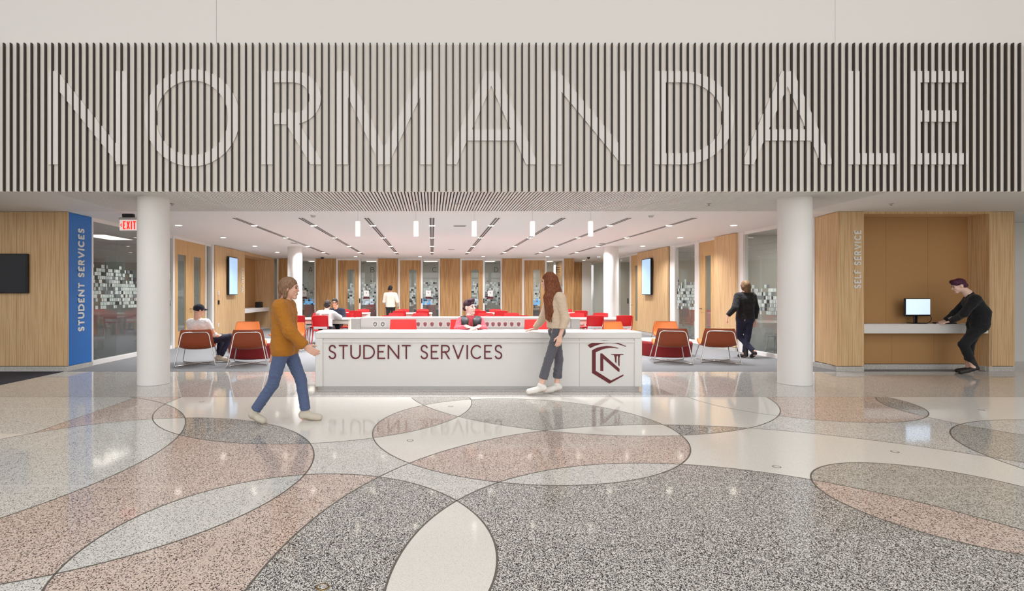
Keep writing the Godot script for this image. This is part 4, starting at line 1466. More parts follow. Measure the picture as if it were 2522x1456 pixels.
# ---------------------------------------------------------------- pendants, exit sign, small fittings
func _fixtures():
	var nth = ["leftmost", "second", "middle", "fourth", "rightmost"]
	M.pendant = glow(srgb(250, 246, 240), 0.55)
	for i in 5:
		var x = 0.682 + (i - 2) * 0.94
		var t = thing("pendant_lamp", "slim white cylinder pendant over the desk, %s of five" % nth[i], "pendant lamp", at_(x, 2.34, 8.2), 0.0, "pendants over the welcome desk")
		part(t, "shade", lathe([Vector2(0.034, 0.0), Vector2(0.041, 0.0), Vector2(0.041, 0.236), Vector2(0.037, 0.24), Vector2(0.004, 0.244), Vector2(0, 0.244)], 24), M.pendant)
		part(t, "lamp_lens", lathe([Vector2(0, 0.006), Vector2(0.034, 0.006), Vector2(0.034, 0.008)], 20), M.lamp)
		part(t, "stem", tube([Vector3(0, 0.24, 0), Vector3(0, 0.56, 0)], 0.004, 6), M.white)
		part(t, "ceiling_cap", lathe([Vector2(0, 0.553), Vector2(0.03, 0.553), Vector2(0.03, 0.56)], 16), M.white)
		var l = SpotLight3D.new()
		l.name = "lamp_light"
		l.light_color = Color(0.98, 0.98, 1.0)
		l.light_energy = 4.0
		l.spot_range = 20.0
		l.spot_angle = 55.0
		l.spot_angle_attenuation = 1.0
		l.spot_attenuation = 2.0
		l.light_size = 0.034
		l.shadow_enabled = true
		t.add_child(l, true)
		l.position = Vector3(0, -0.01, 0)
		l.rotation.x = -PI / 2
	# exit sign
	var e = thing("exit_sign", "hanging illuminated exit sign with red letters beside the front column", "exit sign", at_(-5.68, 2.62, 9.5))
	part(e, "housing", rbox(Vector3(0.34, 0.045, 0.06), 0.006), M.grey_white, Vector3(0, 0.195, 0))
	part(e, "mount", rbox(Vector3(0.20, 0.062, 0.08), 0.006), M.black, Vector3(0, 0.25, 0))
	part(e, "sign_plate", rbox(Vector3(0.33, 0.20, 0.012), 0.002), glow(srgb(244, 226, 222), 0.45), Vector3(0, 0.075, 0))
	var redglow = glow(srgb(238, 46, 30), 0.9)
	var wn = Node3D.new()
	wn.name = "sign_lettering"
	e.add_child(wn)
	wn.position = Vector3(-0.10, -0.005, 0.006)
	word(wn, "EXIT", 0.155, 0.23, 0.024, 0.003, redglow)
	part(e, "sign_arrow", prism([PackedVector2Array([Vector2(-0.155, 0.075), Vector2(-0.125, 0.11), Vector2(-0.115, 0.10), Vector2(-0.135, 0.075), Vector2(-0.115, 0.05), Vector2(-0.125, 0.04)])], 0.006, 0.009), redglow)
	# smoke detectors, vents, sprinklers, cameras
	for d in [[-2.25, 9.62, "round white smoke detector on the ceiling, left"], [4.15, 9.62, "round white smoke detector on the ceiling, right"]]:
		var t = thing("smoke_detector", d[2], "smoke detector", at_(d[0], 2.9, d[1]), 0.0, "smoke detectors")
		part(t, "base", lathe([Vector2(0, -0.012), Vector2(0.06, -0.012), Vector2(0.062, 0.0)], 24), M.white)
		part(t, "dome", lathe([Vector2(0, -0.045), Vector2(0.03, -0.042), Vector2(0.045, -0.025), Vector2(0.047, -0.012)], 24), M.grey_white)
	for d in [[0.61, 11.15, 0.2, "white ceiling speaker grille near the middle slot"], [0.65, 17.0, 0.16, "white ceiling grille far back near the middle slot"], [5.05, 15.0, 0.14, "small ceiling grille at right before the inner column"], [-4.05, 14.9, 0.14, "small ceiling grille at left before the inner column"]]:
		var t = thing("ceiling_grille", d[3], "grille", at_(d[0], 2.905, d[1]), 0.0, "ceiling grilles")
		part(t, "plate", rbox(Vector3(d[2] * 1.4, 0.008, d[2]), 0.002), M.grey_white, Vector3(0, -0.004, 0))
		for q in 3:
			part(t, "louvre", rbox(Vector3(d[2] * 1.2, 0.004, 0.012)), M.inkgrey, Vector3(0, -0.009, (q - 1) * d[2] * 0.28))
	for d in [[-4.3, 8.4, "small sprinkler head under the soffit, left"], [0.42, 8.42, "small sprinkler head under the slatted soffit, middle"], [4.58, 8.4, "small sprinkler head under the soffit, right of the desk"], [7.6, 8.4, "small sprinkler head under the soffit by self service"]]:
		var t = thing("sprinkler", d[2], "sprinkler", at_(d[0], 2.9, d[1]), 0.0, "sprinkler heads")
		part(t, "collar", lathe([Vector2(0.0, -0.008), Vector2(0.03, -0.008), Vector2(0.034, 0.0)], 16), M.steel)
		part(t, "head", lathe([Vector2(0.018, -0.03), Vector2(0.018, -0.028), Vector2(0.006, -0.024), Vector2(0.006, -0.008)], 12), M.steel)
	for d in [[-4.45, 20.6, "black dome camera on the ceiling before booth A"], [6.35, 20.6, "black dome camera on the ceiling in the right rear corner"]]:
		var t = thing("dome_camera", d[2], "camera", at_(d[0], 2.905, d[1]), 0.0, "dome cameras")
		part(t, "base", lathe([Vector2(0, -0.02), Vector2(0.07, -0.02), Vector2(0.07, 0.0)], 20), M.bezel)
		part(t, "dome", lathe([Vector2(0, -0.075), Vector2(0.03, -0.07), Vector2(0.05, -0.05), Vector2(0.058, -0.02)], 20), M.screen_off)
	# brass and zinc floor outlets
	var spots = [[1010, 1085, "zinc floor outlet in the white field below the word STUDENT"], [1110, 1001, "zinc floor outlet close to the desk front"], [2204, 1113, "zinc floor outlet in the white band before self service"], [1913, 1150, "zinc floor outlet in the white band before the right column"], [795, 1446, "brass floor outlet in the dark terrazzo close to the camera"], [497, 990, "zinc floor outlet in the white field near the left column"], [2417, 1010, "zinc floor outlet at the far right of the terrazzo"]]
	for s in spots:
		var g = ground(s[0], s[1])
		var t = thing("floor_outlet", s[2], "floor outlet", at_(g.x, 0.0005, g.y), 0.0, "floor outlets")
		part(t, "ring", lathe([Vector2(0.024, 0.0012), Vector2(0.026, 0.0018), Vector2(0.030, 0.0018), Vector2(0.032, 0.0)], 32), M.brass if s[0] == 795 else M.zinc)
		part(t, "cover", lathe([Vector2(0, 0.001), Vector2(0.024, 0.001)], 32), M.t_dark if s[0] == 795 else M.t_white)

# ---------------------------------------------------------------- figures: a distance field meshed as surface nets
# prims: [0, a, b, ra, rb] tapered capsule or [1, centre, radii, basis] ellipsoid; cuts: [point, normal] planes or [1, centre, radii, basis]
func prim_box(p):
	if p[0] == 0:
		var r = Vector3.ONE * maxf(p[3], p[4])
		return [p[1].min(p[2]) - r, p[1].max(p[2]) + r]
	var m = Vector3.ONE * maxf(p[2].x, maxf(p[2].y, p[2].z))
	return [p[1] - m, p[1] + m]

func nets(mb, prims, cell, k, cuts = [], folds = 0.0):
	var lo = Vector3.INF
	var hi = -Vector3.INF
	for p in prims:
		var b = prim_box(p)
		lo = lo.min(b[0])
		hi = hi.max(b[1])
	lo -= Vector3.ONE * (cell * 2.5 + k * 0.3)
	hi += Vector3.ONE * (cell * 2.5 + k * 0.3)
	var nx = int(ceil((hi.x - lo.x) / cell)) + 1
	var ny = int(ceil((hi.y - lo.y) / cell)) + 1
	var nz = int(ceil((hi.z - lo.z) / cell)) + 1
	var g = PackedFloat32Array()
	g.resize(nx * ny * nz)
	g.fill(9.0)
	var pad = k + cell * 2.0
	for p in prims:
		var b = prim_box(p)
		var i0 = maxi(0, int((b[0].x - pad - lo.x) / cell))
		var j0 = maxi(0, int((b[0].y - pad - lo.y) / cell))
		var k0 = maxi(0, int((b[0].z - pad - lo.z) / cell))
		var i1 = mini(nx - 1, int((b[1].x + pad - lo.x) / cell) + 1)
		var j1 = mini(ny - 1, int((b[1].y + pad - lo.y) / cell) + 1)
		var k1 = mini(nz - 1, int((b[1].z + pad - lo.z) / cell) + 1)
		var cap: bool = p[0] == 0
		var a: Vector3 = p[1]
		var ba: Vector3 = p[2] - p[1] if cap else Vector3.ZERO
		var bb: float = maxf(ba.length_squared(), 1e-9)
		var ra: float = p[3] if cap else 0.0
		var dr: float = p[4] - p[3] if cap else 0.0
		var rad: Vector3 = Vector3.ONE if cap else p[2]
		var inv: Basis = Basis.IDENTITY if cap else p[3].transposed()
		var rmin: float = minf(rad.x, minf(rad.y, rad.z))
		for kk in range(k0, k1 + 1):
			for jj in range(j0, j1 + 1):
				var row: int = (kk * ny + jj) * nx
				for ii in range(i0, i1 + 1):
					var q: Vector3 = Vector3(lo.x + ii * cell, lo.y + jj * cell, lo.z + kk * cell) - a
					var d: float
					if cap:
						var h: float = clampf(q.dot(ba) / bb, 0.0, 1.0)
						d = (q - ba * h).length() - ra - dr * h
					else:
						var e: Vector3 = (inv * q) / rad
						var l: float = e.length()
						d = (l - 1.0) * rmin if l < 0.3 else l * (l - 1.0) / (e / rad).length()
					var o: float = g[row + ii]
					var t: float = k - absf(d - o)
					g[row + ii] = minf(d, o) - (t * t / k * 0.25 if t > 0.0 else 0.0)
	if folds > 0.0:                # creases of cloth
		var fn = FastNoiseLite.new()
		fn.seed = 7
		fn.noise_type = FastNoiseLite.TYPE_SIMPLEX_SMOOTH
		fn.frequency = 9.0
		fn.fractal_octaves = 2
		for kk in nz:
			for jj in ny:
				for ii in nx:
					var id = (kk * ny + jj) * nx + ii
					if absf(g[id]) < 0.04:
						g[id] += folds * (1.0 - 2.0 * absf(fn.get_noise_3d(lo.x + ii * cell, (lo.y + jj * cell) * 1.9 + (lo.x + ii * cell) * 0.8, lo.z + kk * cell)))
	for c in cuts:
		var planar = c.size() < 4
		for kk in nz:
			for jj in ny:
				for ii in nx:
					var id = (kk * ny + jj) * nx + ii
					if g[id] > 0.1:
						continue
					var q = Vector3(lo.x + ii * cell, lo.y + jj * cell, lo.z + kk * cell)
					var d
					if planar:
						if c.size() == 3 and (q - c[0]).length() > c[2]:
							continue
						d = (q - c[0]).dot(c[1])
					else:
						var e = (c[3].transposed() * (q - c[1])) / c[2]
						d = (1.0 - e.length()) * minf(c[2].x, minf(c[2].y, c[2].z))
					if d > g[id]:
						g[id] = d
	# one vertex in each crossed cell
	var at = {}
	var lim = cell * 2.8
	var nxy = nx * ny
	var first = mb.v.size()
	for kk in nz - 1:
		for jj in ny - 1:
			var row = (kk * ny + jj) * nx
			for ii in nx - 1:
				var id = row + ii
				var g0 = g[id]
				if g0 > lim or g0 < -lim:
					continue
				var s = [g0, g[id + 1], g[id + nx], g[id + nx + 1], g[id + nxy], g[id + nxy + 1], g[id + nxy + nx], g[id + nxy + nx + 1]]
				var inside = 0
				for q in s:
					if q < 0.0: inside += 1
				if inside == 0 or inside == 8:
					continue
				var sum = Vector3.ZERO
				var n = 0
				for e in EDGES:
					var a = s[e[0]]
					var b = s[e[1]]
					if (a < 0.0) != (b < 0.0):
						sum += CORNERS[e[0]].lerp(CORNERS[e[1]], a / (a - b))
						n += 1
				var gr = Vector3(s[1] + s[3] + s[5] + s[7] - s[0] - s[2] - s[4] - s[6], s[2] + s[3] + s[6] + s[7] - s[0] - s[1] - s[4] - s[5], s[4] + s[5] + s[6] + s[7] - s[0] - s[1] - s[2] - s[3])
				at[id] = mb.vert(lo + (Vector3(ii, jj, kk) + sum / n) * cell, gr.normalized())
	# one quad round each crossed edge
	for id in at:
		var a = g[id]
		for ax in 3:
			var st = [1, nx, nxy][ax]
			if (a < 0.0) == (g[id + st] < 0.0):
				continue
			var u = [nx, nxy, 1][ax]
			var w = [nxy, 1, nx][ax]
			if at.has(id - u) and at.has(id - w) and at.has(id - u - w):
				mb.iquad(at[id], at[id - u], at[id - u - w], at[id - w])

const CORNERS = [Vector3(0, 0, 0), Vector3(1, 0, 0), Vector3(0, 1, 0), Vector3(1, 1, 0), Vector3(0, 0, 1), Vector3(1, 0, 1), Vector3(0, 1, 1), Vector3(1, 1, 1)]
const EDGES = [[0, 1], [2, 3], [4, 5], [6, 7], [0, 2], [1, 3], [4, 6], [5, 7], [0, 4], [1, 5], [2, 6], [3, 7]]

func head_basis(fwd, up):
	var f = fwd.normalized()
	var s = up.cross(f).normalized()
	return Basis(s, f.cross(s).normalized(), f)     # x side, y up, z forward

func head_prims(c, B, neck):
	var P = func(x, y, z): return c + B * Vector3(x, y, z)
	return [[1, P.call(0, 0.028, -0.010), Vector3(0.076, 0.090, 0.096), B], [1, P.call(0, -0.040, 0.022), Vector3(0.057, 0.070, 0.066), B],
		[0, P.call(-0.012, -0.094, 0.066), P.call(0.012, -0.094, 0.066), 0.020, 0.020], [0, P.call(-0.034, 0.026, 0.074), P.call(0.034, 0.026, 0.074), 0.012, 0.012],
		[0, P.call(0, 0.010, 0.088), P.call(0, -0.020, 0.103), 0.007, 0.0105], [0, P.call(-0.035, -0.018, 0.066), P.call(-0.03, -0.03, 0.06), 0.022, 0.022], [0, P.call(0.035, -0.018, 0.066), P.call(0.03, -0.03, 0.06), 0.022, 0.022],
		[0, P.call(-0.018, -0.058, 0.082), P.call(0.018, -0.058, 0.082), 0.010, 0.010],
		[1, P.call(-0.076, -0.004, -0.006), Vector3(0.009, 0.031, 0.019), B], [1, P.call(0.076, -0.004, -0.006), Vector3(0.009, 0.031, 0.019), B],
		[0, P.call(0, -0.05, -0.02), neck, 0.054, 0.058]]

func hand_prims(w, d, n, t, curl):
	var out = []
	d = d.normalized()
	t = (t - d * t.dot(d)).normalized()
	n = (n - d * n.dot(d) - t * n.dot(t)).normalized()
	var len = [0.072, 0.080, 0.075, 0.060]
	for f in 4:
		var o = t * (0.028 - 0.0185 * f)
		var kn = w + d * (0.090 - 0.004 * absf(f - 1)) + o
		out.append([0, w + d * 0.012 + o * 0.6, kn, 0.016, 0.0115])
		var p = kn
		for s in 3:
			var a = curl * [0.5, 1.3, 1.9][s]
			var dir = d * cos(a) + n * sin(a) + t * (0.06 - 0.04 * f) * (1.0 - curl * 0.5)
			var q = p + dir.normalized() * len[f] * [0.45, 0.30, 0.25][s]
			out.append([0, p, q, 0.0098 - 0.0008 * s, 0.009 - 0.0008 * s])
			p = q
	var b = w + d * 0.028 + t * 0.030 + n * 0.006
	var m = b + (t * 0.62 + d * 0.75 + n * 0.25 * curl).normalized() * 0.042
	out.append([0, w + d * 0.015 + t * 0.015, b, 0.015, 0.013])
	out.append([0, b, m, 0.0125, 0.0105])
	out.append([0, m, m + (t * 0.15 + d * 0.95 + n * (0.2 + 0.5 * curl)).normalized() * 0.032, 0.0105, 0.0085])
	return out

func grown(prims, by):
	var out = []
	for p in prims:
		var q = p.duplicate()
		if q[0] == 0:
			q[3] += by
			q[4] += by
		else:
			q[2] = q[2] + Vector3.ONE * by
		out.append(q)
	return out

func skin_mat(c):
	var m = mat(c, 0.55)
	m.subsurf_scatter_enabled = true
	m.subsurf_scatter_strength = 0.08
	return m

func hair_mat(c):
	var m = mat(Color.WHITE, 0.6, 0.0, 0.4)
	m.albedo_texture = noise_tex(256, 0.06, FastNoiseLite.TYPE_SIMPLEX, 31, [c * Color(0.66, 0.66, 0.66), c, c.lightened(0.14)], [0.25, 0.5, 0.8], 3)
	m.uv1_triplanar = true
	m.uv1_scale = Vector3(9.0, 0.9, 9.0)
	return m

func cloth(c):
	var m = mat(Color.WHITE, 0.9)
	m.albedo_texture = noise_tex(256, 0.09, FastNoiseLite.TYPE_SIMPLEX, 33, [c * Color(0.93, 0.93, 0.93), c, c.lightened(0.03)], [0.2, 0.5, 0.8], 4)
	m.uv1_triplanar = true
	m.uv1_scale = Vector3.ONE * 3.0
	m.rim_enabled = true
	m.rim = 0.2
	m.rim_tint = 0.6
	return m

# J: head, fwd, up, neck, and pairs sh, el, wr, hip, kn, an, toe (first the side nearer the camera); hand: [[dir, palm normal, thumb side, curl] x 2]
# L: skin, hair colour, top colour, trousers, shoes, plus shaping numbers
func person(label, at, J, L):
	var t = thing("person", label, "person", at)
	var fine = L.get("cell", 0.014)
	var s = L.get("build", 1.0)
	var B = head_basis(J.fwd, J.up)
	var lat = (J.sh[1] - J.sh[0]).normalized()
	var chest = (J.sh[0] + J.sh[1]) / 2.0
	var pelvis = (J.hip[0] + J.hip[1]) / 2.0
	var low = chest - (chest - pelvis) * 0.06
	var mid = chest.lerp(pelvis, 0.55) + J.get("belly", Vector3.ZERO)
	var hlat = (J.hip[1] - J.hip[0]).normalized()
	var torso = [[0, chest.lerp(J.sh[0], 0.78), chest.lerp(J.sh[1], 0.78), 0.062 * s, 0.062 * s]]
	for q in [-1, 1]:
		torso.append([0, low + lat * q * 0.072 - Vector3(0, 0.05, 0), mid + lat * q * 0.058, 0.098 * s, 0.090 * s])
		torso.append([0, mid + lat * q * 0.058, pelvis + hlat * q * 0.068, 0.090 * s, 0.104 * s])
	torso.append([0, chest - Vector3(0, 0.02, 0), J.neck, 0.074, 0.058])
	var arms = []
	var fore = []
	var legs = []
	var feet = []
	for i in 2:
		arms.append([0, J.sh[i], J.el[i], 0.052 * s, 0.042 * s])
		fore.append([0, J.el[i], J.wr[i], 0.041 * s, 0.027 * s])
		legs.append([0, J.hip[i], J.kn[i], 0.086 * s, 0.058 * s])
		legs.append([0, J.kn[i], J.an[i], 0.056 * s, 0.037 * s])
		var hl = J.an[i] - (J.toe[i] - J.an[i]) * Vector3(0.22, 0, 0.22) - Vector3(0, 0.045, 0)
		feet.append([0, J.an[i], hl, 0.036, 0.032])
		feet.append([0, hl, J.toe[i], 0.034, 0.026])
	# body: one surface; head and hands are finer
	var mb = MB.new()
	nets(mb, torso + arms + fore + legs + feet + [[0, J.neck - Vector3(0, 0.02, 0), J.neck.lerp(J.head, 0.3), 0.056, 0.053]], maxf(fine, 0.016), 0.03)
	nets(mb, head_prims(J.head, B, J.neck), L.get("head_cell", 0.006), 0.014)
	for i in 2:
		if J.has("hand") and J.hand[i] != null:
			var h = J.hand[i]
			nets(mb, hand_prims(J.wr[i], h[0], h[1], h[2], h[3]) + [[0, J.wr[i] - h[0].normalized() * 0.03, J.wr[i], 0.028, 0.024]], L.get("hand_cell", 0.0045), 0.007)
	part(t, "body", mb.mesh(), skin_mat(L.skin))
	# face
	if L.get("face", true):
		var P = func(x, y, z): return J.head + B * Vector3(x, y, z)
		for q in [-1, 1]:
			part(t, "eye", lathe([Vector2(0, -0.0085), Vector2(0.007, -0.006), Vector2(0.0105, 0), Vector2(0.007, 0.006), Vector2(0, 0.0085)], 10), mat(srgb(60, 44, 38), 0.2), P.call(q * 0.030, 0.010, 0.0845))
			part(t, "eyebrow", tube([P.call(q * 0.016, 0.030, 0.092), P.call(q * 0.032, 0.034, 0.088), P.call(q * 0.046, 0.028, 0.078)], 0.0035, 5), mat(L.hair * Color(0.7, 0.7, 0.7), 0.9))
		part(t, "lips", tube([P.call(-0.022, -0.056, 0.086), P.call(-0.008, -0.055, 0.094), P.call(0.008, -0.055, 0.094), P.call(0.022, -0.056, 0.086)], 0.0048, 6), mat(srgb(186, 98, 92), 0.5))
	# garments, a finger's breadth over the body
	var drop = L.get("hem", 0.95)
	var hem = chest.lerp(pelvis, drop)
	var down = (pelvis - chest).normalized()
	var loose = L.get("loose", 0.014)
	var shirt = grown(torso, loose)
	shirt.remove_at(shirt.size() - 1)
	shirt.append([0, chest - Vector3(0, 0.02, 0), J.neck - (J.neck - chest) * 0.25, 0.086, 0.070])
	shirt.append_array(grown(arms, loose))
	var cuffs = []
	for i in 2:
		var cuff = J.el[i].lerp(J.wr[i], L.get("sleeve", 0.97))
		var along = (J.wr[i] - J.el[i]).normalized()
		if L.get("sleeve", 0.97) > 0.0:
			shirt.append([0, J.el[i], cuff + along * 0.05, 0.041 * s + loose, 0.029 * s + loose * 0.9])
		else:
			along = (J.el[i] - J.sh[i]).normalized()
			cuff = J.sh[i].lerp(J.el[i], 0.62)
		cuffs.append([cuff, along, 0.10])
	mb = MB.new()
	nets(mb, shirt, fine, 0.03, [[hem, down]] + cuffs, L.get("folds", 0.006))
	part(t, L.get("top_name", "sweater"), mb.mesh(), L.top)
	var pants = [[0, J.hip[0], J.hip[1], 0.108 * s, 0.108 * s], [0, pelvis - down * 0.10 - hlat * 0.05, pelvis - down * 0.10 + hlat * 0.05, 0.098 * s, 0.098 * s]]
	var to = L.get("leg_to", 0.95)
	var leg_cuts = [[pelvis - down * 0.16, -down]]
	for i in 2:
		pants.append([0, J.hip[i], J.kn[i], 0.096 * s, 0.070 * s])
		var shin = (J.an[i] - J.kn[i]).normalized()
		var end = J.kn[i].lerp(J.an[i], to)
		pants.append([0, J.kn[i], end + shin * 0.07, 0.069 * s, L.get("leg_r", 0.055)])
		leg_cuts.append([end, shin, 0.16])
	mb = MB.new()
	nets(mb, pants, fine, 0.022, leg_cuts, L.get("folds", 0.006))
	part(t, L.get("pants_name", "trousers"), mb.mesh(), L.bottom)
	for i in 2:
		var hl = feet[i * 2][2]
		var toe = J.toe[i]
		var side = (toe - hl).cross(Vector3.UP).normalized()
		mb = MB.new()
		var sh = [[0, hl + Vector3(0, 0.012, 0), toe + Vector3(0, 0.006, 0), 0.042, 0.036], [0, hl.lerp(toe, 0.55) - side * 0.012, toe - side * 0.012, 0.036, 0.030], [0, hl.lerp(toe, 0.55) + side * 0.012, toe + side * 0.012, 0.036, 0.030], [0, hl + Vector3(0, 0.01, 0), J.an[i] + (J.kn[i] - J.an[i]).normalized() * L.get("shaft", 0.0), 0.043, 0.047 + L.get("shaft", 0.0) * 0.06]]
		var n = (side.cross(toe - hl)).normalized()
		if n.y < 0.0: n = -n
		nets(mb, sh, minf(fine, 0.010), 0.014, [[hl.lerp(toe, 0.5) - n * 0.030, -n]])
		var shoe = part(t, "shoe", mb.mesh(), L.shoes)
		if L.has("sole"):
			mb = MB.new()
			nets(mb, grown(sh.slice(0, 3), 0.004), 0.009, 0.01, [[hl.lerp(toe, 0.5) - n * 0.034, -n], [hl.lerp(toe, 0.5) - n * 0.016, n]])
			part(shoe, "sole", mb.mesh(), L.sole)
	if L.has("hair_prims"):
		mb = MB.new()
		var hp = []
		for q in L.hair_prims:      # given in head axes
			if q[0] == 0:
				hp.append([0, J.head + B * q[1], J.head + B * q[2], q[3], q[4]])
			else:
				hp.append([1, J.head + B * q[1], q[2], B])
		var cut = []
		for q in L.get("hair_cuts", []):
			cut.append([1, J.head + B * q[0], q[1], B])
		nets(mb, hp, L.get("hair_cell", 0.008), 0.02, cut)
		for q in L.get("strands", []):      # single locks combed over the mass
			var run = []
			for w in q: run.append(J.head + B * w)
			add_tube(mb, smooth_path(run, false, 4), 0.0065, 5)
		part(t, "hair", mb.mesh(), hair_mat(L.hair))
	return t

const V = Vector3.ZERO
func v3(x, y, z = 0.0): return Vector3(x, y, z)

func _people():
	var fair = srgb(226, 176, 152)
	var cap_hair = [[1, v3(0, 0.040, -0.016), v3(0.086, 0.092, 0.102), 0], [0, v3(-0.05, -0.02, -0.05), v3(0.05, -0.02, -0.05), 0.045, 0.045]]
	var face_cut = [[v3(0, -0.030, 0.095), v3(0.082, 0.082, 0.075)]]
	var side_down = v3(0, -1, 0)
	# 1: walker in a mustard sweater, crossing to the right
	person("person in mustard sweater and blue jeans walking right before the desk", at_(-1.62, 0.0, 5.56), {
		"head": v3(0.058, 1.462), "fwd": v3(1, -0.05, 0.05), "up": v3(0.05, 1, 0), "neck": v3(0.012, 1.325),
		"sh": [v3(0.0, 1.265, 0.165), v3(0.005, 1.265, -0.165)], "el": [v3(0.12, 1.01, 0.215), v3(-0.13, 1.0, -0.20)], "wr": [v3(0.285, 0.845, 0.20), v3(-0.16, 0.765, -0.17)],
		"hip": [v3(0.0, 0.80, 0.085), v3(0.02, 0.80, -0.085)], "kn": [v3(-0.10, 0.425, 0.08), v3(0.165, 0.445, -0.08)], "an": [v3(-0.30, 0.135, 0.07), v3(0.215, 0.095, -0.08)], "toe": [v3(-0.205, 0.03, 0.07), v3(0.365, 0.03, -0.08)],
		"hand": [[v3(0.85, -0.5, 0.1), v3(-0.1, -0.2, -1), v3(0.5, 0.8, 0), 0.45], [v3(-0.1, -1, 0.1), v3(0, 0, 1), v3(1, 0, 0), 0.5]]},
		{"skin": fair, "hair": srgb(140, 104, 76), "top": cloth(srgb(176, 112, 26)), "bottom": cloth(srgb(88, 102, 136)), "shoes": mat(srgb(206, 196, 178), 0.8), "sole": mat(srgb(170, 156, 136), 0.8), "build": 0.94, "hem": 1.14, "loose": 0.032, "pants_name": "jeans", "leg_r": 0.058,
		"hair_prims": cap_hair + [[0, v3(0.066, 0.02, -0.03), v3(0.07, -0.085, -0.02), 0.034, 0.026], [0, v3(-0.066, 0.02, -0.03), v3(-0.07, -0.085, -0.02), 0.034, 0.026], [0, v3(0, 0.02, -0.085), v3(0, -0.09, -0.075), 0.045, 0.04]], "hair_cuts": face_cut})
	var strands = []
	var rng = RandomNumberGenerator.new()
	rng.seed = 5
	for i in 84:
		var a = deg_to_rad(lerpf(-128.0, 128.0, i / 83.0)) + PI      # from one temple round the back to the other
		var sx = sin(a)
		var cz = cos(a)
		var fall = 0.42 + rng.randf() * 0.14
		var r = 0.006 * rng.randf()
		strands.append([v3(sx * 0.02, 0.130 + r, -0.005 + cz * 0.02), v3(sx * 0.062, 0.108 + r, -0.012 + cz * 0.068), v3(sx * (0.088 + r), 0.035, -0.014 + cz * (0.104 + r)), v3(sx * (0.098 + r), -0.09, -0.02 + cz * (0.118 + r)), v3(sx * (0.112 + r), -0.24, -0.025 + cz * (0.135 + r)), v3(sx * (0.105 + r) + 0.01, -fall, 0.0 + cz * (0.10 + r))])
	# 2: woman with long auburn hair, one hand on the desk
	person("woman with long auburn hair in beige cardigan standing at the desk", at_(1.636, 0.0, 7.12), {
		"head": v3(0.0, 1.575), "fwd": v3(-1, -0.08, -0.25), "up": v3(-0.05, 1, 0), "neck": v3(0.065, 1.44),
		"sh": [v3(0.125, 1.355, 0.155), v3(0.065, 1.355, -0.155)], "el": [v3(0.185, 1.06, 0.19), v3(-0.02, 1.07, -0.225)], "wr": [v3(0.115, 0.835, 0.20), v3(-0.115, 0.895, -0.36)],
		"hip": [v3(0.12, 0.89, 0.085), v3(0.105, 0.89, -0.085)], "kn": [v3(-0.02, 0.49, 0.085), v3(0.165, 0.475, -0.085)], "an": [v3(-0.125, 0.135, 0.08), v3(0.135, 0.115, -0.09)], "toe": [v3(-0.295, 0.050, 0.09), v3(-0.025, 0.03, -0.08)],
		"hand": [[v3(-0.25, -1, 0.05), v3(-0.2, 0, -1), v3(-1, -0.1, 0.1), 0.45], [v3(-0.85, -0.22, -0.3), v3(0, -1, 0), v3(0.2, 0, -1), 0.12]]},
		{"skin": srgb(236, 190, 168), "hair": srgb(126, 66, 34), "top": cloth(srgb(220, 196, 170)), "top_name": "cardigan", "bottom": cloth(srgb(96, 94, 102)), "shoes": mat(srgb(236, 230, 222), 0.7), "sole": mat(srgb(222, 212, 200), 0.8), "build": 0.90, "hem": 0.92, "loose": 0.026, "sleeve": 0.98, "leg_to": 0.74, "leg_r": 0.066,
		"strands": strands, "hair_cell": 0.009, "hair_prims": cap_hair + [[0, v3(0, 0.03, -0.075), v3(0.0, -0.22, -0.10), 0.06, 0.085], [0, v3(0.065, 0.03, -0.03), v3(0.075, -0.22, 0.03), 0.042, 0.055], [0, v3(0.075, -0.22, 0.03), v3(0.085, -0.50, 0.055), 0.058, 0.028], [0, v3(0.075, -0.15, -0.05), v3(0.10, -0.42, -0.02), 0.06, 0.035], [0, v3(-0.065, 0.03, -0.03), v3(-0.08, -0.22, 0.0), 0.042, 0.05], [0, v3(-0.08, -0.22, 0.0), v3(-0.085, -0.46, 0.05), 0.05, 0.026]], "hair_cuts": face_cut})
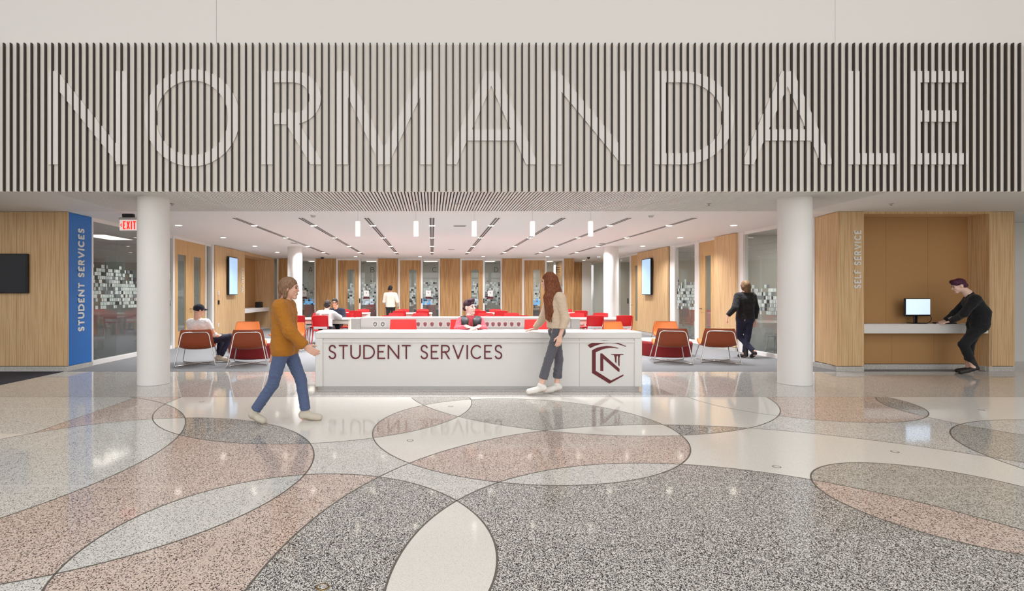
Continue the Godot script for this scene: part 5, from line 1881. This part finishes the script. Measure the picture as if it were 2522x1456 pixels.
	# 3: walker in black, going away along the right glass
	person("person in black top and navy jeans walking away beside the right glass", at_(6.88, 0.0, 11.15), {
		"head": v3(0.0, 1.575), "fwd": v3(0.10, -0.05, -1), "up": v3(0, 1, 0), "neck": v3(0.0, 1.44),
		"sh": [v3(-0.165, 1.36, 0.0), v3(0.165, 1.36, 0.0)], "el": [v3(-0.275, 1.10, 0.08), v3(0.235, 1.08, 0.0)], "wr": [v3(-0.385, 0.93, 0.0), v3(0.25, 0.83, -0.06)],
		"hip": [v3(-0.09, 0.86, 0), v3(0.09, 0.86, 0)], "kn": [v3(-0.07, 0.47, -0.10), v3(0.03, 0.47, 0.03)], "an": [v3(0.07, 0.16, 0.20), v3(-0.01, 0.10, 0.0)], "toe": [v3(0.07, 0.05, 0.12), v3(-0.02, 0.03, -0.17)],
		"hand": [[v3(-0.2, -1, 0.0), v3(0.6, 0, -0.6), v3(0.3, 0, -1), 0.4], [v3(0.1, -1, -0.1), v3(-1, 0, 0), v3(0, 0, -1), 0.4]]},
		{"skin": fair, "hair": srgb(112, 82, 52), "top": cloth(srgb(16, 15, 18)), "bottom": cloth(srgb(26, 27, 52)), "shoes": mat(srgb(26, 20, 20), 0.5), "shaft": 0.12, "hem": 1.0, "loose": 0.026, "face": false, "pants_name": "jeans", "cell": 0.016, "head_cell": 0.008, "hand_cell": 0.006,
		"hair_prims": cap_hair + [[0, v3(0, 0.02, -0.07), v3(0, -0.11, -0.06), 0.06, 0.045], [0, v3(-0.065, 0.02, -0.02), v3(-0.075, -0.13, -0.02), 0.04, 0.03], [0, v3(0.065, 0.02, -0.02), v3(0.06, -0.06, -0.03), 0.04, 0.03]], "hair_cuts": face_cut})
	# 4: person leaning over the self-service counter
	person("person in black with purple hair leaning on the self-service counter", at_(9.47, 0.0, 8.90), {
		"head": v3(-0.165, 1.545, -0.06), "fwd": v3(-1, -0.42, -0.45), "up": v3(-0.40, 1, -0.15), "neck": v3(-0.05, 1.425, -0.02),
		"sh": [v3(-0.09, 1.315, 0.14), v3(0.11, 1.325, -0.14)], "el": [v3(-0.235, 1.065, 0.09), v3(0.0, 1.06, -0.28)], "wr": [v3(-0.12, 0.915, -0.24), v3(-0.08, 0.915, -0.38)],
		"belly": v3(0.07, 0.02, 0.02), "hip": [v3(0.06, 0.85, 0.085), v3(0.14, 0.85, -0.075)], "kn": [v3(-0.17, 0.52, 0.02), v3(0.04, 0.49, -0.09)], "an": [v3(-0.01, 0.14, 0.03), v3(0.05, 0.11, -0.10)], "toe": [v3(-0.20, 0.035, -0.0), v3(-0.10, 0.035, -0.15)],
		"hand": [[v3(-0.9, -0.28, -0.3), v3(0, -1, 0), v3(0.3, 0, -0.9), 0.2], [v3(-0.9, -0.28, -0.1), v3(0, -1, 0), v3(0.1, 0, 1), 0.2]]},
		{"skin": srgb(236, 196, 178), "hair": srgb(74, 26, 52), "top": cloth(srgb(14, 14, 17)), "bottom": cloth(srgb(16, 16, 19)), "shoes": mat(srgb(38, 34, 32), 0.5), "shaft": 0.20, "build": 1.06, "hem": 1.0, "loose": 0.022, "leg_to": 0.70, "leg_r": 0.062,
		"hair_prims": [[1, v3(0, 0.052, -0.012), v3(0.083, 0.083, 0.100), 0], [0, v3(-0.035, 0.098, 0.050), v3(0.035, 0.098, 0.050), 0.036, 0.036], [0, v3(-0.045, -0.01, -0.06), v3(0.045, -0.01, -0.06), 0.042, 0.042]], "hair_cuts": [[v3(0, -0.060, 0.095), v3(0.090, 0.112, 0.070)]]})
	# 5: clerk in a leather vest, seated behind the desk
	var clerk = person("clerk in black leather vest and red sleeves seated behind the desk", at_(0.62, 0.0, 8.22), {
		"head": v3(-0.01, 1.185), "fwd": v3(0.75, 0.06, 0.75), "up": v3(0.03, 1, 0.05), "neck": v3(-0.005, 1.05, 0.0),
		"sh": [v3(-0.165, 0.965, 0.02), v3(0.165, 0.965, 0.0)], "el": [v3(-0.215, 0.835, 0.13), v3(0.215, 0.835, 0.12)], "wr": [v3(-0.07, 0.895, 0.34), v3(0.10, 0.895, 0.34)],
		"hip": [v3(-0.09, 0.53, -0.06), v3(0.09, 0.53, -0.06)], "kn": [v3(-0.12, 0.50, 0.36), v3(0.12, 0.50, 0.36)], "an": [v3(-0.12, 0.10, 0.30), v3(0.12, 0.10, 0.30)], "toe": [v3(-0.12, 0.03, 0.46), v3(0.12, 0.03, 0.46)],
		"hand": [[v3(0.7, -0.12, 0.4), v3(0, -1, 0), v3(0.5, 0, -0.5), 0.25], [v3(-0.6, -0.12, 0.5), v3(0, -1, 0), v3(-0.5, 0, -0.5), 0.25]]},
		{"skin": srgb(240, 204, 190), "hair": srgb(52, 22, 36), "top": cloth(srgb(190, 74, 84)), "top_name": "shirt", "bottom": cloth(srgb(28, 28, 34)), "shoes": mat(srgb(24, 22, 22), 0.5), "hem": 1.0, "loose": 0.016, "sleeve": 0.97,
		"hair_prims": [[1, v3(0, 0.052, -0.014), v3(0.084, 0.084, 0.100), 0], [0, v3(-0.035, 0.110, 0.040), v3(0.03, 0.122, 0.045), 0.034, 0.036], [0, v3(-0.05, -0.01, -0.055), v3(0.05, -0.01, -0.055), 0.042, 0.042]], "hair_cuts": [[v3(0, -0.060, 0.098), v3(0.090, 0.112, 0.070)]]})
	var mb = MB.new()
	nets(mb, [[0, v3(-0.072, 0.915, 0.013), v3(-0.06, 0.70, -0.02), 0.130, 0.124], [0, v3(0.072, 0.915, 0.013), v3(0.06, 0.70, -0.02), 0.130, 0.124], [0, v3(-0.122, 0.965, 0.01), v3(0.122, 0.965, 0.005), 0.086, 0.086], [0, v3(-0.05, 1.02, 0.05), v3(-0.085, 0.92, 0.115), 0.026, 0.034], [0, v3(0.05, 1.02, 0.05), v3(0.085, 0.92, 0.115), 0.026, 0.034]], 0.010, 0.02, [[v3(0, 0.66, 0), v3(0, -1, 0)], [1, v3(0, 0.87, 0.14), v3(0.042, 0.24, 0.16), Basis.IDENTITY], [1, v3(0, 1.06, 0.02), v3(0.075, 0.10, 0.10), Basis.IDENTITY]])
	part(clerk, "leather_vest", mb.mesh(), mat(srgb(20, 21, 22), 0.5))
	part(clerk, "necklace", tube(smooth_path([v3(-0.05, 0.99, 0.07), v3(-0.03, 0.90, 0.12), v3(0.0, 0.83, 0.135), v3(0.03, 0.90, 0.12), v3(0.05, 0.99, 0.07)]), 0.003, 5), M.brass)
	part(clerk, "pendant", lathe([Vector2(0, -0.004), Vector2(0.018, -0.003), Vector2(0.018, 0.003), Vector2(0, 0.004)], 14), M.brass, v3(0, 0.82, 0.14), Vector3(PI / 2, 0, 0))
	# 6: man in a cap, seated in the first lounge chair, turned to the right
	var capman = person("man in navy cap and white T-shirt sitting in an orange lounge chair", at_(-4.68, 0.0, 10.2), {
		"head": v3(-0.02, 1.075, -0.05), "fwd": v3(0.75, -0.1, -0.6), "up": v3(0.05, 1, 0), "neck": v3(-0.045, 0.93, -0.02),
		"sh": [v3(-0.20, 0.835, -0.02), v3(0.125, 0.835, -0.08)], "el": [v3(-0.22, 0.58, -0.15), v3(0.24, 0.58, -0.15)], "wr": [v3(-0.02, 0.53, -0.33), v3(0.40, 0.50, -0.30)],
		"hip": [v3(-0.09, 0.455, -0.12), v3(0.09, 0.455, -0.15)], "kn": [v3(0.24, 0.50, -0.50), v3(0.50, 0.52, -0.32)], "an": [v3(0.20, 0.10, -0.44), v3(0.34, 0.12, -0.20)], "toe": [v3(0.33, 0.035, -0.50), v3(0.50, 0.035, -0.22)],
		"hand": [[v3(0.6, -0.3, -0.5), v3(0, -1, 0), v3(0.5, 0, 0.6), 0.5], [v3(0.9, -0.3, -0.1), v3(0, -1, 0), v3(0, 0, -1), 0.5]]},
		{"skin": fair, "hair": srgb(48, 36, 30), "top": cloth(srgb(238, 236, 236)), "top_name": "t_shirt", "bottom": cloth(srgb(28, 30, 54)), "shoes": mat(srgb(198, 182, 160), 0.8), "hem": 0.98, "loose": 0.020, "sleeve": -0.25, "cell": 0.015, "head_cell": 0.007, "hand_cell": 0.006})
	var B = head_basis(v3(0.75, -0.1, -0.6), v3(0.05, 1, 0))
	var hc = v3(-0.02, 1.075, -0.05)
	mb = MB.new()
	nets(mb, [[1, hc + B * v3(0, 0.045, -0.012), v3(0.088, 0.088, 0.108), B], [1, hc + B * v3(0, 0.0, -0.045), v3(0.084, 0.06, 0.066), B]], 0.008, 0.02, [[hc + B * v3(0, -0.02, 0), B * v3(0, -1, -0.1)], [1, hc + B * v3(0, -0.06, 0.10), v3(0.1, 0.10, 0.08), B]])
	var capo = part(capman, "cap", mb.mesh(), cloth(srgb(18, 20, 36)))
	var rows = []
	for i in 5:
		var row = []
		for j in 9:
			var u = j / 4.0 - 1.0
			row.append(hc + B * v3(u * (0.078 - 0.012 * i), 0.052 - 0.020 * u * u - 0.006 * i, 0.078 + (0.024 * i) * sqrt(maxf(0.0, 1.0 - u * u * 0.75)) - 0.02 * u * u))
		rows.append(row)
	part(capo, "peak", sheet(rows, 0.006), cloth(srgb(18, 20, 40)))
	# 7: reader in a grey hooded top, back to us at the study table
	var hood = person("person in light grey hoodie seen from behind at the study table", at_(-2.80, 0.0, 13.35), {
		"head": v3(0.03, 1.115, -0.13), "fwd": v3(0.12, -0.25, -1), "up": v3(0, 1, -0.2), "neck": v3(0.02, 0.985, -0.06),
		"sh": [v3(-0.18, 0.89, -0.02), v3(0.19, 0.89, -0.04)], "el": [v3(-0.24, 0.74, -0.20), v3(0.33, 0.78, -0.20)], "wr": [v3(-0.05, 0.765, -0.42), v3(0.16, 0.765, -0.44)],
		"hip": [v3(-0.09, 0.53, 0.06), v3(0.09, 0.53, 0.06)], "kn": [v3(-0.11, 0.50, -0.36), v3(0.11, 0.50, -0.36)], "an": [v3(-0.11, 0.10, -0.30), v3(0.11, 0.10, -0.30)], "toe": [v3(-0.11, 0.03, -0.45), v3(0.11, 0.03, -0.45)],
		"hand": [[v3(0.5, 0, -0.6), v3(0, -1, 0), v3(0.5, 0, 0.5), 0.3], [v3(-0.5, 0, -0.6), v3(0, -1, 0), v3(-0.5, 0, 0.5), 0.3]]},
		{"skin": fair, "hair": srgb(44, 34, 30), "top": cloth(srgb(196, 192, 188)), "top_name": "hoodie", "bottom": cloth(srgb(30, 30, 38)), "shoes": mat(srgb(30, 30, 32), 0.7), "hem": 0.98, "loose": 0.030, "face": false, "cell": 0.018, "head_cell": 0.009, "hand_cell": 0.006,
		"hair_prims": cap_hair + [[0, v3(0, 0.02, -0.07), v3(0, -0.07, -0.06), 0.05, 0.045]], "hair_cuts": face_cut})
	mb = MB.new()
	nets(mb, [[0, v3(-0.09, 0.955, -0.02), v3(-0.04, 0.885, 0.085), 0.035, 0.035], [0, v3(0.12, 0.955, -0.03), v3(0.07, 0.885, 0.08), 0.035, 0.035], [0, v3(-0.04, 0.885, 0.085), v3(0.07, 0.885, 0.08), 0.038, 0.038], [0, v3(-0.03, 0.93, 0.06), v3(0.06, 0.93, 0.055), 0.04, 0.04]], 0.012, 0.03)
	part(hood, "hood", mb.mesh(), cloth(srgb(204, 200, 196)))
	# 8: man with glasses, facing us across the study table
	var gl = person("smiling man with glasses and navy jacket facing us at the study table", at_(-2.78, 0.0, 14.72), {
		"head": v3(-0.02, 1.155, 0.12), "fwd": v3(0.02, -0.08, 1), "up": v3(0, 1, 0.05), "neck": v3(0.0, 1.02, 0.07),
		"sh": [v3(-0.17, 0.92, 0.02), v3(0.20, 0.92, 0.02)], "el": [v3(-0.20, 0.76, 0.20), v3(0.25, 0.70, 0.14)], "wr": [v3(-0.03, 0.775, 0.36), v3(0.10, 0.77, 0.33)],
		"hip": [v3(-0.09, 0.53, -0.05), v3(0.09, 0.53, -0.05)], "kn": [v3(-0.11, 0.50, 0.36), v3(0.11, 0.50, 0.36)], "an": [v3(-0.11, 0.10, 0.30), v3(0.11, 0.10, 0.30)], "toe": [v3(-0.11, 0.03, 0.45), v3(0.11, 0.03, 0.45)],
		"hand": [[v3(0.6, 0, 0.3), v3(0, -1, 0), v3(0.4, 0, -0.6), 0.4], [v3(-0.6, 0, 0.3), v3(0, -1, 0), v3(-0.4, 0, -0.6), 0.4]]},
		{"skin": srgb(208, 152, 124), "hair": srgb(26, 22, 22), "top": cloth(srgb(22, 24, 46)), "top_name": "jacket", "bottom": cloth(srgb(24, 24, 30)), "shoes": mat(srgb(30, 30, 32), 0.7), "hem": 0.98, "loose": 0.028, "cell": 0.018, "head_cell": 0.007, "hand_cell": 0.006,
		"hair_prims": cap_hair, "hair_cuts": [[v3(0, -0.030, 0.085), v3(0.079, 0.085, 0.085)]]})
	B = head_basis(v3(0.02, -0.08, 1), v3(0, 1, 0.05))
	hc = v3(-0.02, 1.155, 0.12)
	mb = MB.new()
	for q in [-1, 1]:
		var ring = []
		for i in 14: ring.append(hc + B * v3(q * 0.033 + 0.025 * cos(TAU * i / 14), 0.008 + 0.019 * sin(TAU * i / 14), 0.104))
		add_tube(mb, ring, 0.003, 5, true)
		add_tube(mb, [hc + B * v3(q * 0.058, 0.012, 0.102), hc + B * v3(q * 0.078, 0.014, 0.0)], 0.0028, 5)
	add_tube(mb, [hc + B * v3(-0.008, 0.012, 0.106), hc + B * v3(0.008, 0.012, 0.106)], 0.003, 5)
	part(gl, "glasses", mb.mesh(), M.black)
	# 9: man in a cream shirt standing before booth B, back to us
	person("man in cream shirt standing before the booths with back to us", at_(-1.60, 0.0, 19.6), {
		"head": v3(0.0, 1.61, -0.01), "fwd": v3(0.45, -0.05, -1), "up": v3(0, 1, 0), "neck": v3(0.0, 1.475),
		"sh": [v3(-0.19, 1.39, 0.02), v3(0.19, 1.39, 0.0)], "el": [v3(-0.25, 1.11, -0.02), v3(0.27, 1.11, 0.05)], "wr": [v3(-0.15, 0.98, -0.22), v3(0.30, 0.90, -0.08)],
		"hip": [v3(-0.09, 0.90, 0), v3(0.09, 0.90, 0)], "kn": [v3(-0.10, 0.49, 0.0), v3(0.10, 0.49, 0.0)], "an": [v3(-0.10, 0.09, 0.02), v3(0.11, 0.09, 0.02)], "toe": [v3(-0.11, 0.03, -0.15), v3(0.14, 0.03, -0.15)],
		"hand": [[v3(0.3, -0.3, -0.9), v3(0.6, 0, 0), v3(0, 1, 0), 0.5], [v3(0.1, -1, -0.2), v3(-1, 0, 0), v3(0, 0, -1), 0.4]]},
		{"skin": srgb(196, 142, 116), "hair": srgb(24, 20, 20), "top": cloth(srgb(226, 216, 200)), "top_name": "shirt", "bottom": cloth(srgb(26, 26, 30)), "shoes": mat(srgb(30, 28, 28), 0.6), "hem": 1.0, "loose": 0.024, "face": false, "cell": 0.020, "head_cell": 0.010, "hand_cell": 0.007,
		"hair_prims": cap_hair, "hair_cuts": face_cut})
